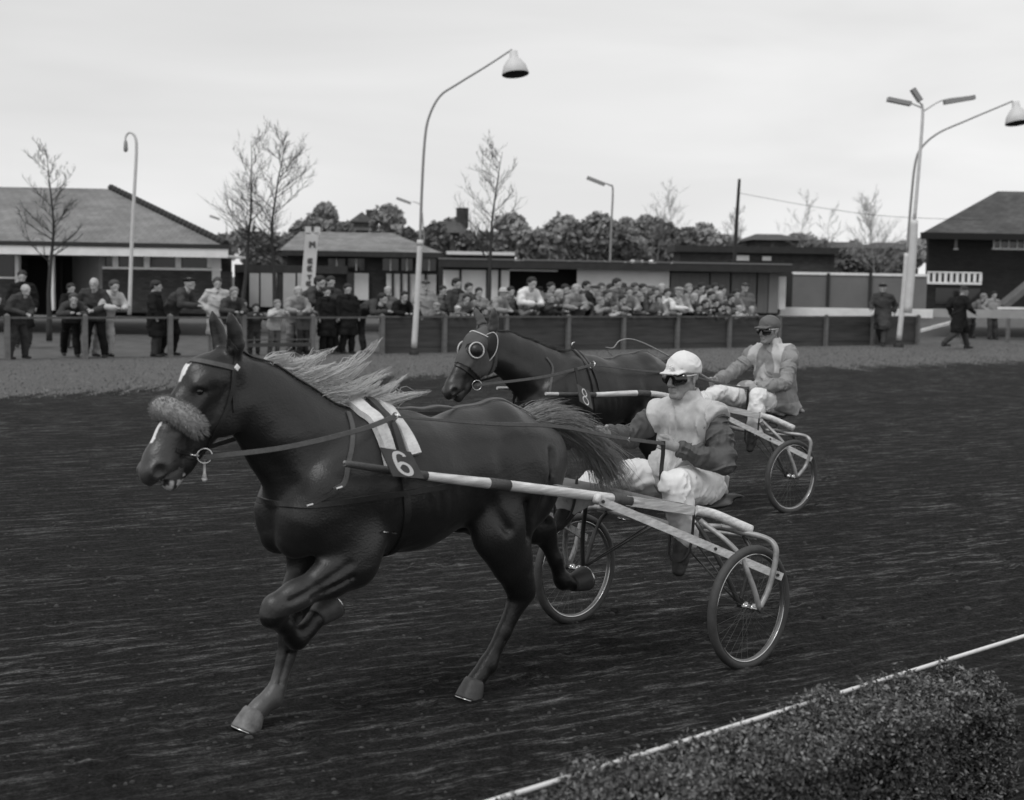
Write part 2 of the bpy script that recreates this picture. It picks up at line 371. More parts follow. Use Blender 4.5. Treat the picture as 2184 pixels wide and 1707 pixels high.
def grid_sheet(name, xs, rows, m, z):
    """strip mesh: rows of points with equal counts"""
    n = len(rows[0]); me = bpy.data.meshes.new(name); me.from_pydata([(p[0], p[1], z) for r in rows for p in r], [], [(i*n+k, i*n+k+1, (i+1)*n+k+1, (i+1)*n+k) for i in range(len(rows)-1) for k in range(n-1)]); me.materials.append(m)
    o = bpy.data.objects.new(name, me); C.objects.link(o); o['kind'] = 'structure'; return o
_gx = [-1500, -700, -300, -150, -80, -40, -20, 0, 20, 40, 80, 150, 300, 700, 1500]
grid_sheet('ground', None, [[(x, y) for x in _gx] for y in (-40, 0, 20, 40, 60, 90, 150, 300, 700, 2500)], grass2, -.03)
FO, FD = np.array([-10.636, 35.0]), np.array([math.cos(.6078), math.sin(.6078)]); FN = np.array([-FD[1], FD[0]])
fence = lambda m, off=0.0: FO+FD*m+FN*off
def fence_m(u, off=0.0, v=700):
    d = ray(u, v); a, b = d[0], d[1]; o = FO+FN*off      # t*(a,b) = o + FD*m
    M = np.array([[a, -FD[0]], [b, -FD[1]]]); return np.linalg.solve(M, o)[1]
edge = [gnd(u, v) for u, v in ((-420, 872), (0, 849), (475, 822), (950, 801), (1300, 795), (1700, 786), (2184, 773), (2700, 760))]
def jitter(P, n=60, a=.45):
    out = []
    for p, q in zip(P[:-1], P[1:]):
        for k in range(n): t = k/n; out.append((p[0]*(1-t)+q[0]*t+random.gauss(0, a), p[1]*(1-t)+q[1]*t+random.gauss(0, a)))
    out.append((P[-1][0], P[-1][1])); return out
E0 = jitter(edge)
E0.sort(key=lambda p: p[0]); E0 = [(-60, 6)]+[p for p in E0 if -40 < p[0] < 55]+[(60, 62)]
# one strip up to a ragged edge of dirt, and the turf strip running on under it to the fence
def track_mesh():
    rows = [[(p[0], p[1]*k-12*(1-k)) for p in E0] for k in (0, .3, .5, .7, .85, 1)]; n = len(E0)
    V = [(p[0], p[1], .006) for r in rows for p in r]; Fc = [(i*n+k, i*n+k+1, (i+1)*n+k+1, (i+1)*n+k) for i in range(len(rows)-1) for k in range(n-1)]
    # churned relief where the horses run: low harrow ridges, prints and crumbs
    th = .7425; d = np.array([math.cos(th), math.sin(th)]); nn = np.array([-math.sin(th), math.cos(th)]); o = np.array([.85, 8.16]); a = np.arange(-6.5, 8.0, .036); b = np.arange(-3.6, 5.0, .036)
    A, B = np.meshgrid(a, b, indexing='ij'); X = o[0]+d[0]*A+nn[0]*B; Y = o[1]+d[1]*A+nn[1]*B; P = np.stack([A.ravel(), B.ravel(), 0*A.ravel()], 1)
    z = .2*vnoise(P*[1.1, 3.4, 1]+3, 101)+.25*vnoise(P*[5, 8, 1]+9, 103)+.32*vnoise(P*[13, 17, 1], 105)+.35*np.clip(vnoise(P*[7, 7, 1]+2, 107)-.66, 0, 1)*3; z = z.reshape(A.shape)
    for sgn in (-1, 1): z = z-.55*np.exp(-((B-sgn*.665)/.032)**2)*(A > -.02)+.22*np.exp(-((np.abs(B-sgn*.665)-.06)/.03)**2)*(A > -.02)
    rp = np.random.RandomState(4)
    for q in range(150):
        a0 = rp.uniform(-6, 7.5); b0 = rp.choice([-.14, .14, -2.2, 2.6, 3.6])+rp.normal()*.12; r2 = ((A-a0)/.075)**2+((B-b0)/.06)**2; z = z-.75*np.exp(-r2**2)+.3*np.exp(-((np.sqrt(r2)-1.35)/.35)**2)
    fd = np.clip(np.minimum(np.minimum(A-a[0], a[-1]-A), np.minimum(B-b[0], b[-1]-B))/.9, 0, 1); Z = .0075+np.clip(z-.0, 0, 1.4)*.022*fd; base = len(V); m_ = len(b)
    V += [tuple(p) for p in np.stack([X.ravel(), Y.ravel(), Z.ravel()], 1).tolist()]; Fc += [(base+i*m_+k, base+(i+1)*m_+k, base+(i+1)*m_+k+1, base+i*m_+k+1) for i in range(len(a)-1) for k in range(m_-1)]
    me = bpy.data.meshes.new('track'); me.from_pydata(V, [], Fc); me.materials.append(dirt); me.polygons.foreach_set('use_smooth', [True]*len(Fc)); o_ = bpy.data.objects.new('track', me); C.objects.link(o_); o_['kind'] = 'structure'
track_mesh()
grid_sheet('verge', None, [[(p[0], p[1]*(1-k)+(FO[1]+(p[0]-FO[0])*FD[1]/FD[0]+.1)*k-(1.2 if k == 0 else 0)) for p in E0] for k in (0, .3, .6, 1)], turf, -.002)
def tufts():
    rg = random.Random(15); m = MB(); e = [(p[0], p[1]) for p in E0]
    for i in range(34000):
        k = rg.randrange(len(e)-1); x = rg.uniform(-13, 22); 
        yb = np.interp(x, EX, EY); yf = FO[1]+(x-FO[0])*FD[1]/FD[0]; t = rg.random()**2.0
        y = yb-.7*rg.random()**2 if rg.random() < .25 else yb+(yf-yb)*t
        h = rg.uniform(.012, .04); a = rg.uniform(0, 6.28); w_ = rg.uniform(.006, .018); m.cm = rg.choice((0, 0, 1))
        m.add([(x-w_*math.cos(a), y-w_*math.sin(a), 0), (x+w_*math.cos(a), y+w_*math.sin(a), 0), (x+rg.gauss(0, .02), y+rg.gauss(0, .02), h)], [(0, 1, 2)])
    tag(m.build('grass_tufts', [mat('tuft_dark', .12, .9, spec=.1), mat('tuft_pale', .24, .9, spec=.1)]), 'short ragged grass tufts on the verge along the far edge of the track', 'grass', kind='stuff')
EX = [p[0] for p in E0]; EY = [p[1] for p in E0]
tufts()
# loose clods of earth lying on the track
clodm = mat('earth_clods', .06, .95, .5, 30, .5, 60, spec=.1)
def clods():
    random.seed(3)
    m = MB()
    for i in range(1700):
        u = random.uniform(-100, 2280); v = 900+800*random.random()**.8; p = gnd(u, v)
        r = random.uniform(.004, .013)*(1 if random.random() < .95 else 1.6)
        k = 6; ph = random.random()*6; el = random.uniform(.8, 1.5); rr_ = [random.uniform(.75, 1.2) for _ in range(k)]
        vs = [(p[0]+r*el*q*rr_[a]*math.cos(a*1.047+ph), p[1]+r*q*rr_[a]*math.sin(a*1.047+ph), .008+h*r) for q, h in ((1, 0), (1.05, .5), (.6, 1.1)) for a in range(k)]+[(p[0], p[1], .008+r*1.25)]
        m.add(vs, [(o+a, o+(a+1) % k, o+k+(a+1) % k, o+k+a) for o in (0, k) for a in range(k)]+[(2*k+a, 2*k+(a+1) % k, 3*k) for a in range(k)], True)
    tag(m.build('dirt_clods', clodm), 'small loose clods of earth scattered over the dark track', 'clods', kind='stuff')
clods()
# ------------------------------------------------------------------ buildings
def PX(u, v, Y): return at(u, v, Y)
def wall(m, u0, u1, v0, v1, Y, d=.1, back=True):
    """box covering the pixel rectangle at depth Y, d thick away from the camera"""
    um, vm = (u0+u1)/2, (v0+v1)/2
    x0, x1 = at(u0, vm, Y)[0], at(u1, vm, Y)[0]; z1, z0 = at(um, v0, Y)[2], at(um, v1, Y)[2]
    m.box((x0, Y, z0), (x1, Y+d, z1)); return (x0, x1, z0, z1)
def part(name, m_, parent, rects, Y, d=.1):
    m = MB()
    for r in rects: wall(m, *r, Y, d)
    return m.build(name, m_, parent)
brickD = brick_mat('dark_brick', .05, .035, var=.35); brickM = brick_mat('mid_brick', .085, .07)
brickK = brick_mat('black_brick', .022, .02, var=.3)
tileL = brick_mat('roof_tiles_light', .19, .11, .3, .28, axis='XY', var=.12); tileD = brick_mat('roof_tiles_dark', .06, .03, .3, .28, axis='XY', var=.3)
tileM = brick_mat('roof_tiles_mid', .2, .11, .3, .28, axis='XY', var=.2)
whitew = mat('white_painted_wood', .8, .7, .12, 3, .1, 40); greyw = mat('grey_painted_boards', .13, .8, .2, 3, .2, 30, stretch=(6, 1, .4))
darkw = mat('dark_stained_timber', .03, .85, .3, 4, .2, 40); glass = mat('dark_window_glass', .02, .1, spec=.6); paleW = mat('pale_rendered_wall', .74, .85, .16, .9)
hoardm = mat('grey_hoarding', .16, .85, .15, 1.0, .1, 20); blk = mat('unlit_interior', .012, .9)
root0 = lambda name, u, Y: empty(name, (at(u, 600, Y)[0], Y, 0))
def keep(o, root):
    """world-space part under an empty"""
    o.parent = root; o.location = (-root.location.x, -root.location.y, -root.location.z); return o
def hip_roof(name, m_, root, x0, x1, y0, y1, ze, xr0, xr1, yr, zr, bx=(0, 0)):
    m = MB(); vs = [(x0, y0, ze), (x1, y0, ze), (x1+bx[1], y1, ze), (x0+bx[0], y1, ze), (xr0, yr, zr), (xr1, yr, zr)]
    m.add(vs, [(0, 1, 5, 4), (1, 2, 5), (2, 3, 4, 5), (3, 0, 4), (3, 2, 1, 0)]); return keep(m.build(name, m_), root)
def P_(name, m_, root, rects, Y, d=.1):
    for q in rects: o = keep(part(name, m_, None, [q], Y, d), root)
    return o
def buildings():
    # --- low hipped pavilion on the left
    Y = 50; r = root0('pavilion', 200, Y)
    x0, x1 = at(-900, 600, Y)[0], at(492, 600, Y)[0]; ze = at(250, 520, Y-.6)[2]
    yr = Y+6; xr1 = at(236, 403, yr)[0]; zr = at(236, 403, yr)[2]
    hip_roof('roof', tileL, r, x0, x1, Y-.7, Y+12.5, ze, x0+6, xr1, yr, zr, bx=(0, -3.0))
    m = MB()
    for k in range(30):
        a = Vector((xr1, yr, zr)).lerp(Vector((x1, Y-.7, ze)), k/30); b = Vector((xr1, yr, zr)).lerp(Vector((x1, Y-.7, ze)), (k+.8)/30); m.tube([a+Vector((0, 0, .06)), b+Vector((0, 0, .04))], .13, 6)
    keep(m.build('ridge_tiles', darkw), r)
    m = MB(); m.box((x0, Y-.78, ze-.42), (x1+.05, Y-.68, ze-.12)); keep(m.build('fascia', whitew), r)
    m = MB(); m.box((x0, Y-.82, ze-.11), (x1+.1, Y-.66, ze+.03)); keep(m.build('gutter', darkw), r)
    m = MB(); m.box((x0, Y-.66, ze-.40), (x1, Y+3, ze-.32)); keep(m.build('soffit', whitew), r)
    P_('wall', brickD, r, [(218, 492, 577, 668), (-330, 32, 592, 668)], Y, .3); P_('wall', brickD, r, [(-330, 492, 520, 672)], Y+3.2, .2)
    P_('window', glass, r, [(222, 452, 541, 571)], Y+.12, .05); P_('window', glass, r, [(-330, 30, 541, 588)], Y+.12, .05)
    P_('sill', whitew, r, [(218, 470, 571, 576)], Y-.05, .2); P_('sill', whitew, r, [(-330, 32, 588, 592)], Y-.05, .2)
    for u in (246, 313, 380, 448): P_('mullion', whitew, r, [(u-6, u+6, 541, 571)], Y+.02, .08)
    P_('column', whitew, r, [(104, 114, 545, 662)], Y-.3, .2)
    P_('column', paleW, r, [(32, 40, 545, 662)], Y, .25)
    m = MB(); a = at(160, 545, Y+3); b = at(218, 545, Y); m.beam((a[0], a[1], 1.6), (b[0], b[1], 1.6), .2, 3.2); keep(m.build('porch_wall', mat('porch_render', .22, .85, .12, 1.5)), r)
    P_('door', blk, r, [(60, 160, 552, 668)], Y+3.1, .08); P_('door_post', darkw, r, [(128, 134, 552, 664)], Y+2.9, .1)  # black sheet: shade of the entrance recess put into its colour, no door leaf
    P_('column', paleW, r, [(452, 470, 541, 600)], Y-.02, .1)
    tag(r, 'low brick pavilion with broad tiled hip roof and white fascia at the left', 'pavilion')
    # --- light shutters and glazed house in the middle
    Y = 56; r = root0('club_house', 780, Y)
    ze = at(800, 537, Y-.5)[2]; xl, xr = at(600, 537, Y)[0], at(945, 537, Y)[0]; yr = Y+5; pr = at(690, 495, yr)
    hip_roof('roof', tileM, r, xl, xr, Y-.5, Y+10, ze, at(640, 495, yr)[0], at(836, 497, yr)[0], yr, pr[2])
    P_('fascia', darkw, r, [(600, 945, 537, 548)], Y-.55, .15); P_('wall', brickD, r, [(612, 935, 547, 665)], Y+.3, .3)
    for u0, u1 in ((700, 736), (742, 778), (816, 850), (856, 880), (900, 930)): 
        w_ = P_('window', glass, r, [(u0, u1, 552, 578)], Y+.2, .06); P_('window_frame', whitew, r, [(u0+(u1-u0)/2-1.5, u0+(u1-u0)/2+1.5, 552, 578)], Y+.12, .06)
    P_('wall', paleW, r, [(755, 786, 583, 640)], Y+.1, .1); P_('wall', paleW, r, [(824, 930, 585, 645)], Y+.1, .1)
    for u in (838, 856, 872, 890, 908): P_('glazing_bar', darkw, r, [(u-3, u+2, 583, 645)], Y-.0, .06)
    tag(r, 'single storey house with tiled hip roof and pale wall panels behind the crowd', 'house')
    Y = 54; r = root0('shutter_row', 600, Y)
    for u0, u1 in ((532, 552), (556, 590), (604, 630), (634, 652)): P_('shutter', mat('light_shutter', .42, .8, .1, 2), r, [(u0, u1, 583, 655)], Y, .06)
    P_('lintel', darkw, r, [(500, 740, 566, 583)], Y+.02, .25); P_('post', darkw, r, [(590, 604, 583, 662)], Y+.05, .12); P_('post', darkw, r, [(552, 556, 583, 662)], Y+.05, .1); P_('post', darkw, r, [(740, 755, 583, 662)], Y+.05, .1)
    P_('back_wall', darkw, r, [(500, 745, 583, 668)], Y+.35, .1)
    tag(r, 'row of light grey shutters under a dark lintel beside the bare trees', 'kiosk')
    # --- long flat-roofed shed
    Y = 52; r = root0('shed', 1300, Y)
    m = MB(); a = wall(m, 935, 1690, 560, 576, Y-.5, 5); keep(m.build('flat_roof', darkw), r)
    P_('roof_edge', mat('zinc_edge', .16, .6), r, [(935, 1690, 556.5, 559.5)], Y-.52, .1)
    P_('wall', paleW, r, [(945, 979, 576, 660), (984, 1036, 576, 660), (1046, 1062, 576, 660), (1068, 1086, 576, 660)], Y, .15)
    P_('wall', paleW, r, [(1230, 1427, 575, 668)], Y, .15)
    for u0, u1 in ((979, 984), (1036, 1046), (1062, 1068)): P_('post', darkw, r, [(u0, u1, 576, 664)], Y-.03, .15)
    P_('side_wall', darkw, r, [(935, 1690, 577, 668)], Y+3, .1); P_('service_counter', whitew, r, [(1086, 1190, 575, 579)], Y+.1, .1)
    P_('service_opening', blk, r, [(1086, 1230, 580, 668)], Y+1.2, .1)
    for u0, u1 in ((1430, 1512), (1515, 1556), (1560, 1612), (1616, 1638)): P_('door', greyw, r, [(u0, u1, 582, 668)], Y+.02, .08)
    P_('lintel', greyw, r, [(1427, 1680, 576, 581)], Y, .1); P_('corner_post', mat('corner_board', .2, .8, .1, 3), r, [(1640, 1660, 576, 668)], Y-.02, .1); P_('corner_post', paleW, r, [(1660, 1676, 590, 660)], Y+.1, .1)
    tag(r, 'long flat roofed shed with white panels, a dark serving hatch and grey doors', 'shed')
    # --- grey hoarding with white coping and low white barrier
    Y = 58; r = root0('hoarding', 1800, Y)
    P_('panel', hoardm, r, [(1686, 1976, 588, 668)], Y, .08); P_('coping', whitew, r, [(1690, 1976, 582.5, 588)], Y-.04, .16)
    for u in (1766, 1856): P_('post', darkw, r, [(u-3, u+3, 583, 668)], Y-.1, .1)
    tag(r, 'grey hoarding with white coping between the shed and the dark house', 'hoarding')
    Y = 53; r = root0('low_barrier', 1820, Y)
    P_('board', whitew, r, [(1664, 1900, 657, 676)], Y, .06); P_('board', whitew, r, [(1900, 1990, 659, 678)], Y, .06); P_('board', mat('barrier_board_grey', .35, .8, .1, 3), r, [(1990, 2400, 662, 680)], Y+.1, .06)
    P_('rail', whitew, r, [(2128, 2400, 657, 662)], Y-.5, .05)
    tag(r, 'low white barrier boards in front of the grey hoarding', 'barrier')
    # --- dark two-storey house at the right
    Y = 62; r = root0('dark_house', 2080, Y)
    x0 = at(1953, 498, Y)[0]; x1 = at(3100, 498, Y)[0]; ze = at(2100, 499, Y-1)[2]; yr = Y+7; pr = at(2128, 408, yr)
    hip_roof('roof', tileD, r, x0, x1, Y-1, Y+15, ze, pr[0], x1-8, yr, pr[2], bx=(4.8, 0)); m = MB(); m.box((x0-.05, Y-1.05, ze-.25), (x1, Y-.9, ze+.02)); keep(m.build('gutter', blk), r)
    P_('wall', brickK, r, [(1978, 2560, 502, 665)], Y, .3)
    w_ = P_('window', mat('pale_window', .3, .4, .3, 2), r, [(2036, 2042, 508, 530)], Y-.03, .05); P_('sill', whitew, r, [(2034, 2044, 530, 533)], Y-.06, .08)
    P_('window', glass, r, [(2119, 2260, 504, 530)], Y-.03, .05); P_('sill', whitew, r, [(2116, 2262, 530, 534)], Y-.06, .1)
    for u in (2120, 2134, 2152, 2170, 2186): P_('window_frame', whitew, r, [(u-1.4, u+1.4, 504, 530)], Y-.07, .05)
    bal = P_('balcony', whitew, r, [(1978, 2094, 602, 607), (1978, 2094, 580, 583)], Y-1.2, .06); P_('balcony_infill', darkw, r, [(1979, 2093, 583, 602)], Y-1.05, .05)
    for k in range(10): P_('baluster', whitew, r, [(1980+k*12.4-3.2, 1980+k*12.4+3.2, 583, 602)], Y-1.18, .04)
    m = MB(); a = at(2135, 655, Y-2); b = at(2215, 590, Y-2); m.beam(a, b, 1.0, .22); keep(m.build('outside_stair', mat('stair_concrete', .13, .85, .2, 3)), r)
    P_('ground_floor_window', glass, r, [(1995, 2090, 615, 650)], Y-.03, .05)
    tag(r, 'dark brick house with steep hip roof and white balcony at the right edge', 'house')
    # --- far villas
    for u0, u1, ve, vr, vb, Yh, lab in ((900, 1005, 497, 472, 525, 105, 'distant house with a hipped roof and chimney behind the crane-like lamp'), (715, 800, 492, 475, 520, 110, 'distant dark-roofed house behind the club house beside a pointed turret'), (1600, 1725, 513, 500, 535, 90, 'distant flat eaved bungalow right of the utility pole'), (1782, 1862, 530, 517, 560, 95, 'distant low house behind the hoarding, left one'), (1868, 1975, 531, 518, 570, 95, 'distant low house behind the hoarding, beside the lamp posts')):
        r = root0('distant_house', (u0+u1)/2, Yh); xa, xb = at(u0, ve, Yh)[0], at(u1, ve, Yh)[0]; z_ = at((u0+u1)/2, ve, Yh)[2]; zr_ = at((u0+u1)/2, vr, Yh+4)[2]
        w2 = (xb-xa)
        hip_roof('roof', tileD, r, xa, xb, Yh-.6, Yh+9, z_, xa+w2*.28, xb-w2*.3, Yh+4, zr_); m = MB(); m.box((xa+.5, Yh, 0), (xb-.5, Yh+8, z_-.02)); keep(m.build('wall', brickM), r)
        for k in (0.2, .45, .7):
            m = MB(); m.box((xa+w2*k, Yh-.05, z_-1.3), (xa+w2*(k+.12), Yh-.01, z_-.4)); keep(m.build('window', whitew if k == .7 else glass), r)
        if u0 in (900, 715): m = MB(); xx = xb-w2*.35; m.box((xx, Yh+3.5, zr_-.5), (xx+.9, Yh+4.4, zr_+1.0)); keep(m.build('chimney', brickD), r)
        tag(r, lab.replace(' behind the crane-like lamp', ' right of the tall centre lamp'), 'house')
    r = root0('turret', 772, 112); z_ = at(772, 475, 112)[2]; xx = at(772, 475, 112)[0]; m = MB(); m.box((xx-.7, 111.3, 0), (xx+.7, 112.7, z_)); keep(m.build('wall', brickM), r)
    m = MB(); m.add([(xx-.95, 111, z_), (xx+.95, 111, z_), (xx+.95, 113, z_), (xx-.95, 113, z_), (xx, 112, at(772, 452, 112)[2])], [(0, 1, 4), (1, 2, 4), (2, 3, 4), (3, 0, 4), (3, 2, 1, 0)]); keep(m.build('spire', tileD), r); tag(r, 'small pointed turret rising behind the club house roof', 'turret')
    # --- bright flat roof seen behind the shed
    r = root0('greenhouse', 1030, 75); P_('roof', mat('bright_flat_roof', .7, .6), r, [(952, 1098, 537, 544)], 75, 3); P_('wall', darkw, r, [(952, 1098, 545, 580)], 75.2, 2.6); tag(r, 'long low outbuilding with bright white roof behind the shed', 'outbuilding')
    r = root0('annexe', 1640, 70); P_('roof', darkw, r, [(1440, 1790, 526, 540)], 70, 4); P_('wall', brickD, r, [(1450, 1780, 541, 600)], 70.3, 3); P_('window', paleW, r, [(1564, 1598, 545, 556)], 70.2, .06); P_('window', paleW, r, [(1626, 1645, 547, 556)], 70.2, .06); tag(r, 'dark flat roofed annexe behind the right end of the shed', 'annexe')
buildings()
def post_line(m, pts, rs, n=10): m.tube(crom(pts, 8), rs, n)
lampw = mat('white_enamelled_post', .60, .55, .1, 5); lampg = mat('grey_galvanised_arm', .28, .5, .1, 10); shade_in = mat('lamp_inside', .025, .6)
def lamp_posts():
    # pixel traces at the post's own distance; posts lean a little as in the photograph
    def curve(name, root, trace, Y, r0, r1, m_=lampg):
        P = [Vector(at(u, v, Y)) for u, v in trace]; Q = crom(P, 8); n = len(Q); m = MB(); m.tube(Q, [r0+(r1-r0)*i/(n-1) for i in range(n)], 10); return keep(m.build(name, m_), root)
    def bell(root, u, v, Y, s=1.0):
        top = Vector(at(u, v, Y)); m = MB(); pr = [(.02, .02), (.09, .0), (.10, -.14), (.16, -.2), (.26, -.34), (.31, -.52), (.305, -.53)]
        M = Matrix.Translation(top) @ Matrix.Rotation(R(-9), 4, 'X') @ Matrix.Rotation(R(-6), 4, 'Y') @ Matrix.Scale(s, 4); m.lathe(pr, M, 24); b = keep(m.build('lamp_shade', lampw), root)
        m = MB(); m.lathe([(.30, -.525), (.29, -.50), (.16, -.30), (.001, -.28)], M, 24); keep(m.build('reflector', shade_in), root); return b
    Y = 34.5; r = root0('lamp_post', 885, Y); b = gnd(883, 757)[1]
    Y = float(b); r.location = (at(883, 742, Y)[0], Y, 0)
    curve('lower_post', r, [(883, 742), (890, 630), (896, 516)], Y, .083, .075, lampw); m = MB(); q = Vector(at(896, 516, Y)); m.tube([q-Vector((0, 0, .1)), q+Vector((0, 0, .05))], .088, 12); keep(m.build('collar', lampw), r)
    curve('upper_post', r, [(896, 516), (900, 400), (906, 300), (915, 250), (938, 206), (975, 180), (1040, 140), (1092, 106)], Y, .042, .024); bell(r, 1095, 110, Y, 1.06*Y/35)
    m = MB(); q = Vector(at(883, 744, Y)); m.lathe([(.13, 0), (.13, .10), (.09, .14)], Matrix.Translation((q.x, q.y, 0)), 14); keep(m.build('base', darkst0), r)
    tag(r, 'tall white lamp post with curved arm and bell lamp at the centre', 'lamp post', 'curved lamp posts along the fence')
    Y = float(gnd(1917, 741)[1]); r = root0('lamp_post', 1917, Y); r.location = (at(1917, 727, Y)[0], Y, 0)
    curve('lower_post', r, [(1917, 726), (1928, 620), (1934, 540)], Y, .095, .085, lampw); curve('upper_post', r, [(1934, 540), (1944, 420), (1952, 350), (1965, 316), (2000, 285), (2060, 258), (2160, 216)], Y, .048, .028); bell(r, 2166, 218, Y, 1.06*Y/38)
    m = MB(); m.lathe([(.18, 0), (.18, .12), (.12, .16)], Matrix.Translation((r.location.x, Y, 0)), 14); keep(m.build('base', darkst0), r)
    tag(r, 'white lamp post with curved arm and bell lamp near the right edge', 'lamp post', 'curved lamp posts along the fence')
    Y = 46; r = root0('floodlight_mast', 1942, Y)
    curve('mast', r, [(1936, 668), (1946, 550), (1950, 470)], Y, .13, .12, lampw); curve('upper_mast', r, [(1950, 470), (1962, 330), (1968, 245), (1966, 222)], Y, .06, .04, lampw)
    for a, b, c, d in (((1966, 230), (1935, 218), (1905, 214), .3), ((1968, 238), (2010, 214), (2062, 206), .3), ((1966, 224), (1958, 215), (1950, 200), .3)):
        curve('arm', r, [a, b, c], Y, .03, .02, lampw)
    for a, b in (((1893, 212), (1942, 222)), ((2014, 219), (2078, 208)), ((1946, 190), (1963, 216))):
        m = MB(); m.beam(at(*a, Y), at(*b, Y), .28, .13); keep(m.build('lamp_head', lampg), r)
    tag(r, 'slender white floodlight mast carrying three flat lamp heads', 'floodlight mast')
    Y = 40; r = root0('hooked_post', 281, Y); curve('post', r, [(276, 672), (281, 520), (287, 400), (291, 320), (288, 292), (277, 283), (269, 290), (267, 300)], Y, .055, .025, lampw)
    m = MB(); m.lathe([(.02, 0), (.05, -.05), (.065, -.26), (.04, -.32), (.001, -.33)], Matrix.Translation(at(268, 299, Y)), 12); keep(m.build('lamp_shade', lampg), r); tag(r, 'thin pale lamp post with hooked top in front of the pavilion', 'lamp post')
    for tr, hd, Y, r0, lab in (([(1300, 590), (1304, 480), (1307, 405), (1300, 395), (1288, 391)], ((1252, 379), (1290, 394)), 62, .07, 'far street lamp with flat head behind the shed, right of the bare tree'), ([(905, 520), (900, 450), (895, 436), (880, 430)], ((846, 423), (876, 434)), 80, .05, 'far street lamp with flat head just left of the centre lamp post'), ([(484, 560), (483, 480), (478, 470)], ((448, 461), (468, 468)), 95, .05, 'faint far street lamp with flat head beyond the pavilion roof')):
        r = root0('street_lamp', tr[0][0], Y); curve('post', r, tr, Y, r0*.75, r0*.4); m = MB(); m.beam(at(*hd[0], Y), at(*hd[1], Y), .28, .14); keep(m.build('lamp_head', lampg), r); tag(r, lab, 'street lamp', 'flat headed street lamps in the distance')
    Y = 60; r = root0('utility_pole', 1565, Y); curve('pole', r, [(1556, 668), (1566, 560), (1572, 460), (1577, 382)], Y, .10, .06, darkw)
    curve('wire', r, [(1577, 412), (1640, 424), (1760, 445), (1900, 462), (2100, 470)], Y, .009, .009, darkw); tag(r, 'dark wooden utility pole carrying a sagging wire', 'utility pole')
darkst0 = mat('black_base', .02, .7)
lamp_posts()
def sign_board():
    Y = 47; r = root0('sign_board', 665, Y)
    m = MB(); a, b, c, d = at(636, 668, Y), at(667, 668, Y), at(678, 497, Y), at(652, 497, Y); vs = [(p[0], Y+t, p[2]) for t in (0, .12) for p in (a, b, c, d)]
    m.add(vs, [(0, 1, 2, 3), (7, 6, 5, 4), (0, 4, 5, 1), (1, 5, 6, 2), (2, 6, 7, 3), (3, 7, 4, 0)]); keep(m.build('board', paleW), r)
    for u0, u1 in ((652, 661), (672, 681)):
        m = MB(); p = at((u0+u1)/2, 499, Y); q = at((u0+u1)/2, 484, Y); m.box((p[0]-.07*1.3, Y, p[2]), (p[0]+.07*1.3, Y+.12, q[2])); keep(m.build('post', paleW), r)
    # dark capitals one above the other, as far as they can be read
    segs = {'M': [((0, 0), (0, 1)), ((0, 1), (.5, .45)), ((.5, .45), (1, 1)), ((1, 1), (1, 0))], 'E': [((0, 0), (0, 1)), ((0, 1), (1, 1)), ((0, .5), (.8, .5)), ((0, 0), (1, 0))], 'L': [((0, 1), (0, 0)), ((0, 0), (1, 0))], 'B': [((0, 0), (0, 1)), ((0, 1), (.8, .85)), ((.8, .85), (0, .5)), ((0, .5), (1, .25)), ((1, .25), (0, 0))], 'T': [((0, 1), (1, 1)), ((.5, 1), (.5, 0))], '-': [((0, .5), (1, .5))]}
    for ch, u, v, w_, h_ in (('M', 666, 522, 10, 13), ('E', 662, 557, 9, 8), ('E', 661, 573, 9, 9), ('T', 660, 592, 9, 8), ('E', 658.5, 605, 9, 7), ('-', 658, 624, 11, 6)):
        m = MB(); 
        for a, b in segs[ch]:
            p = at(u-w_/2+a[0]*w_, v+h_/2-a[1]*h_, Y-.02); q = at(u-w_/2+b[0]*w_, v+h_/2-b[1]*h_, Y-.02); m.beam((p[0], Y-.012, p[2]), (q[0], Y-.012, q[2]), .012, .055, up=(0, 1, 0)) if False else m.tube([(p[0], Y-.01, p[2]), (q[0], Y-.01, q[2])], .032, 5)
        keep(m.build('letter', mat('faded_letter_paint', .12, .8)), r)
    tag(r, 'tall white upright board with a column of dark letters', 'sign')
sign_board()
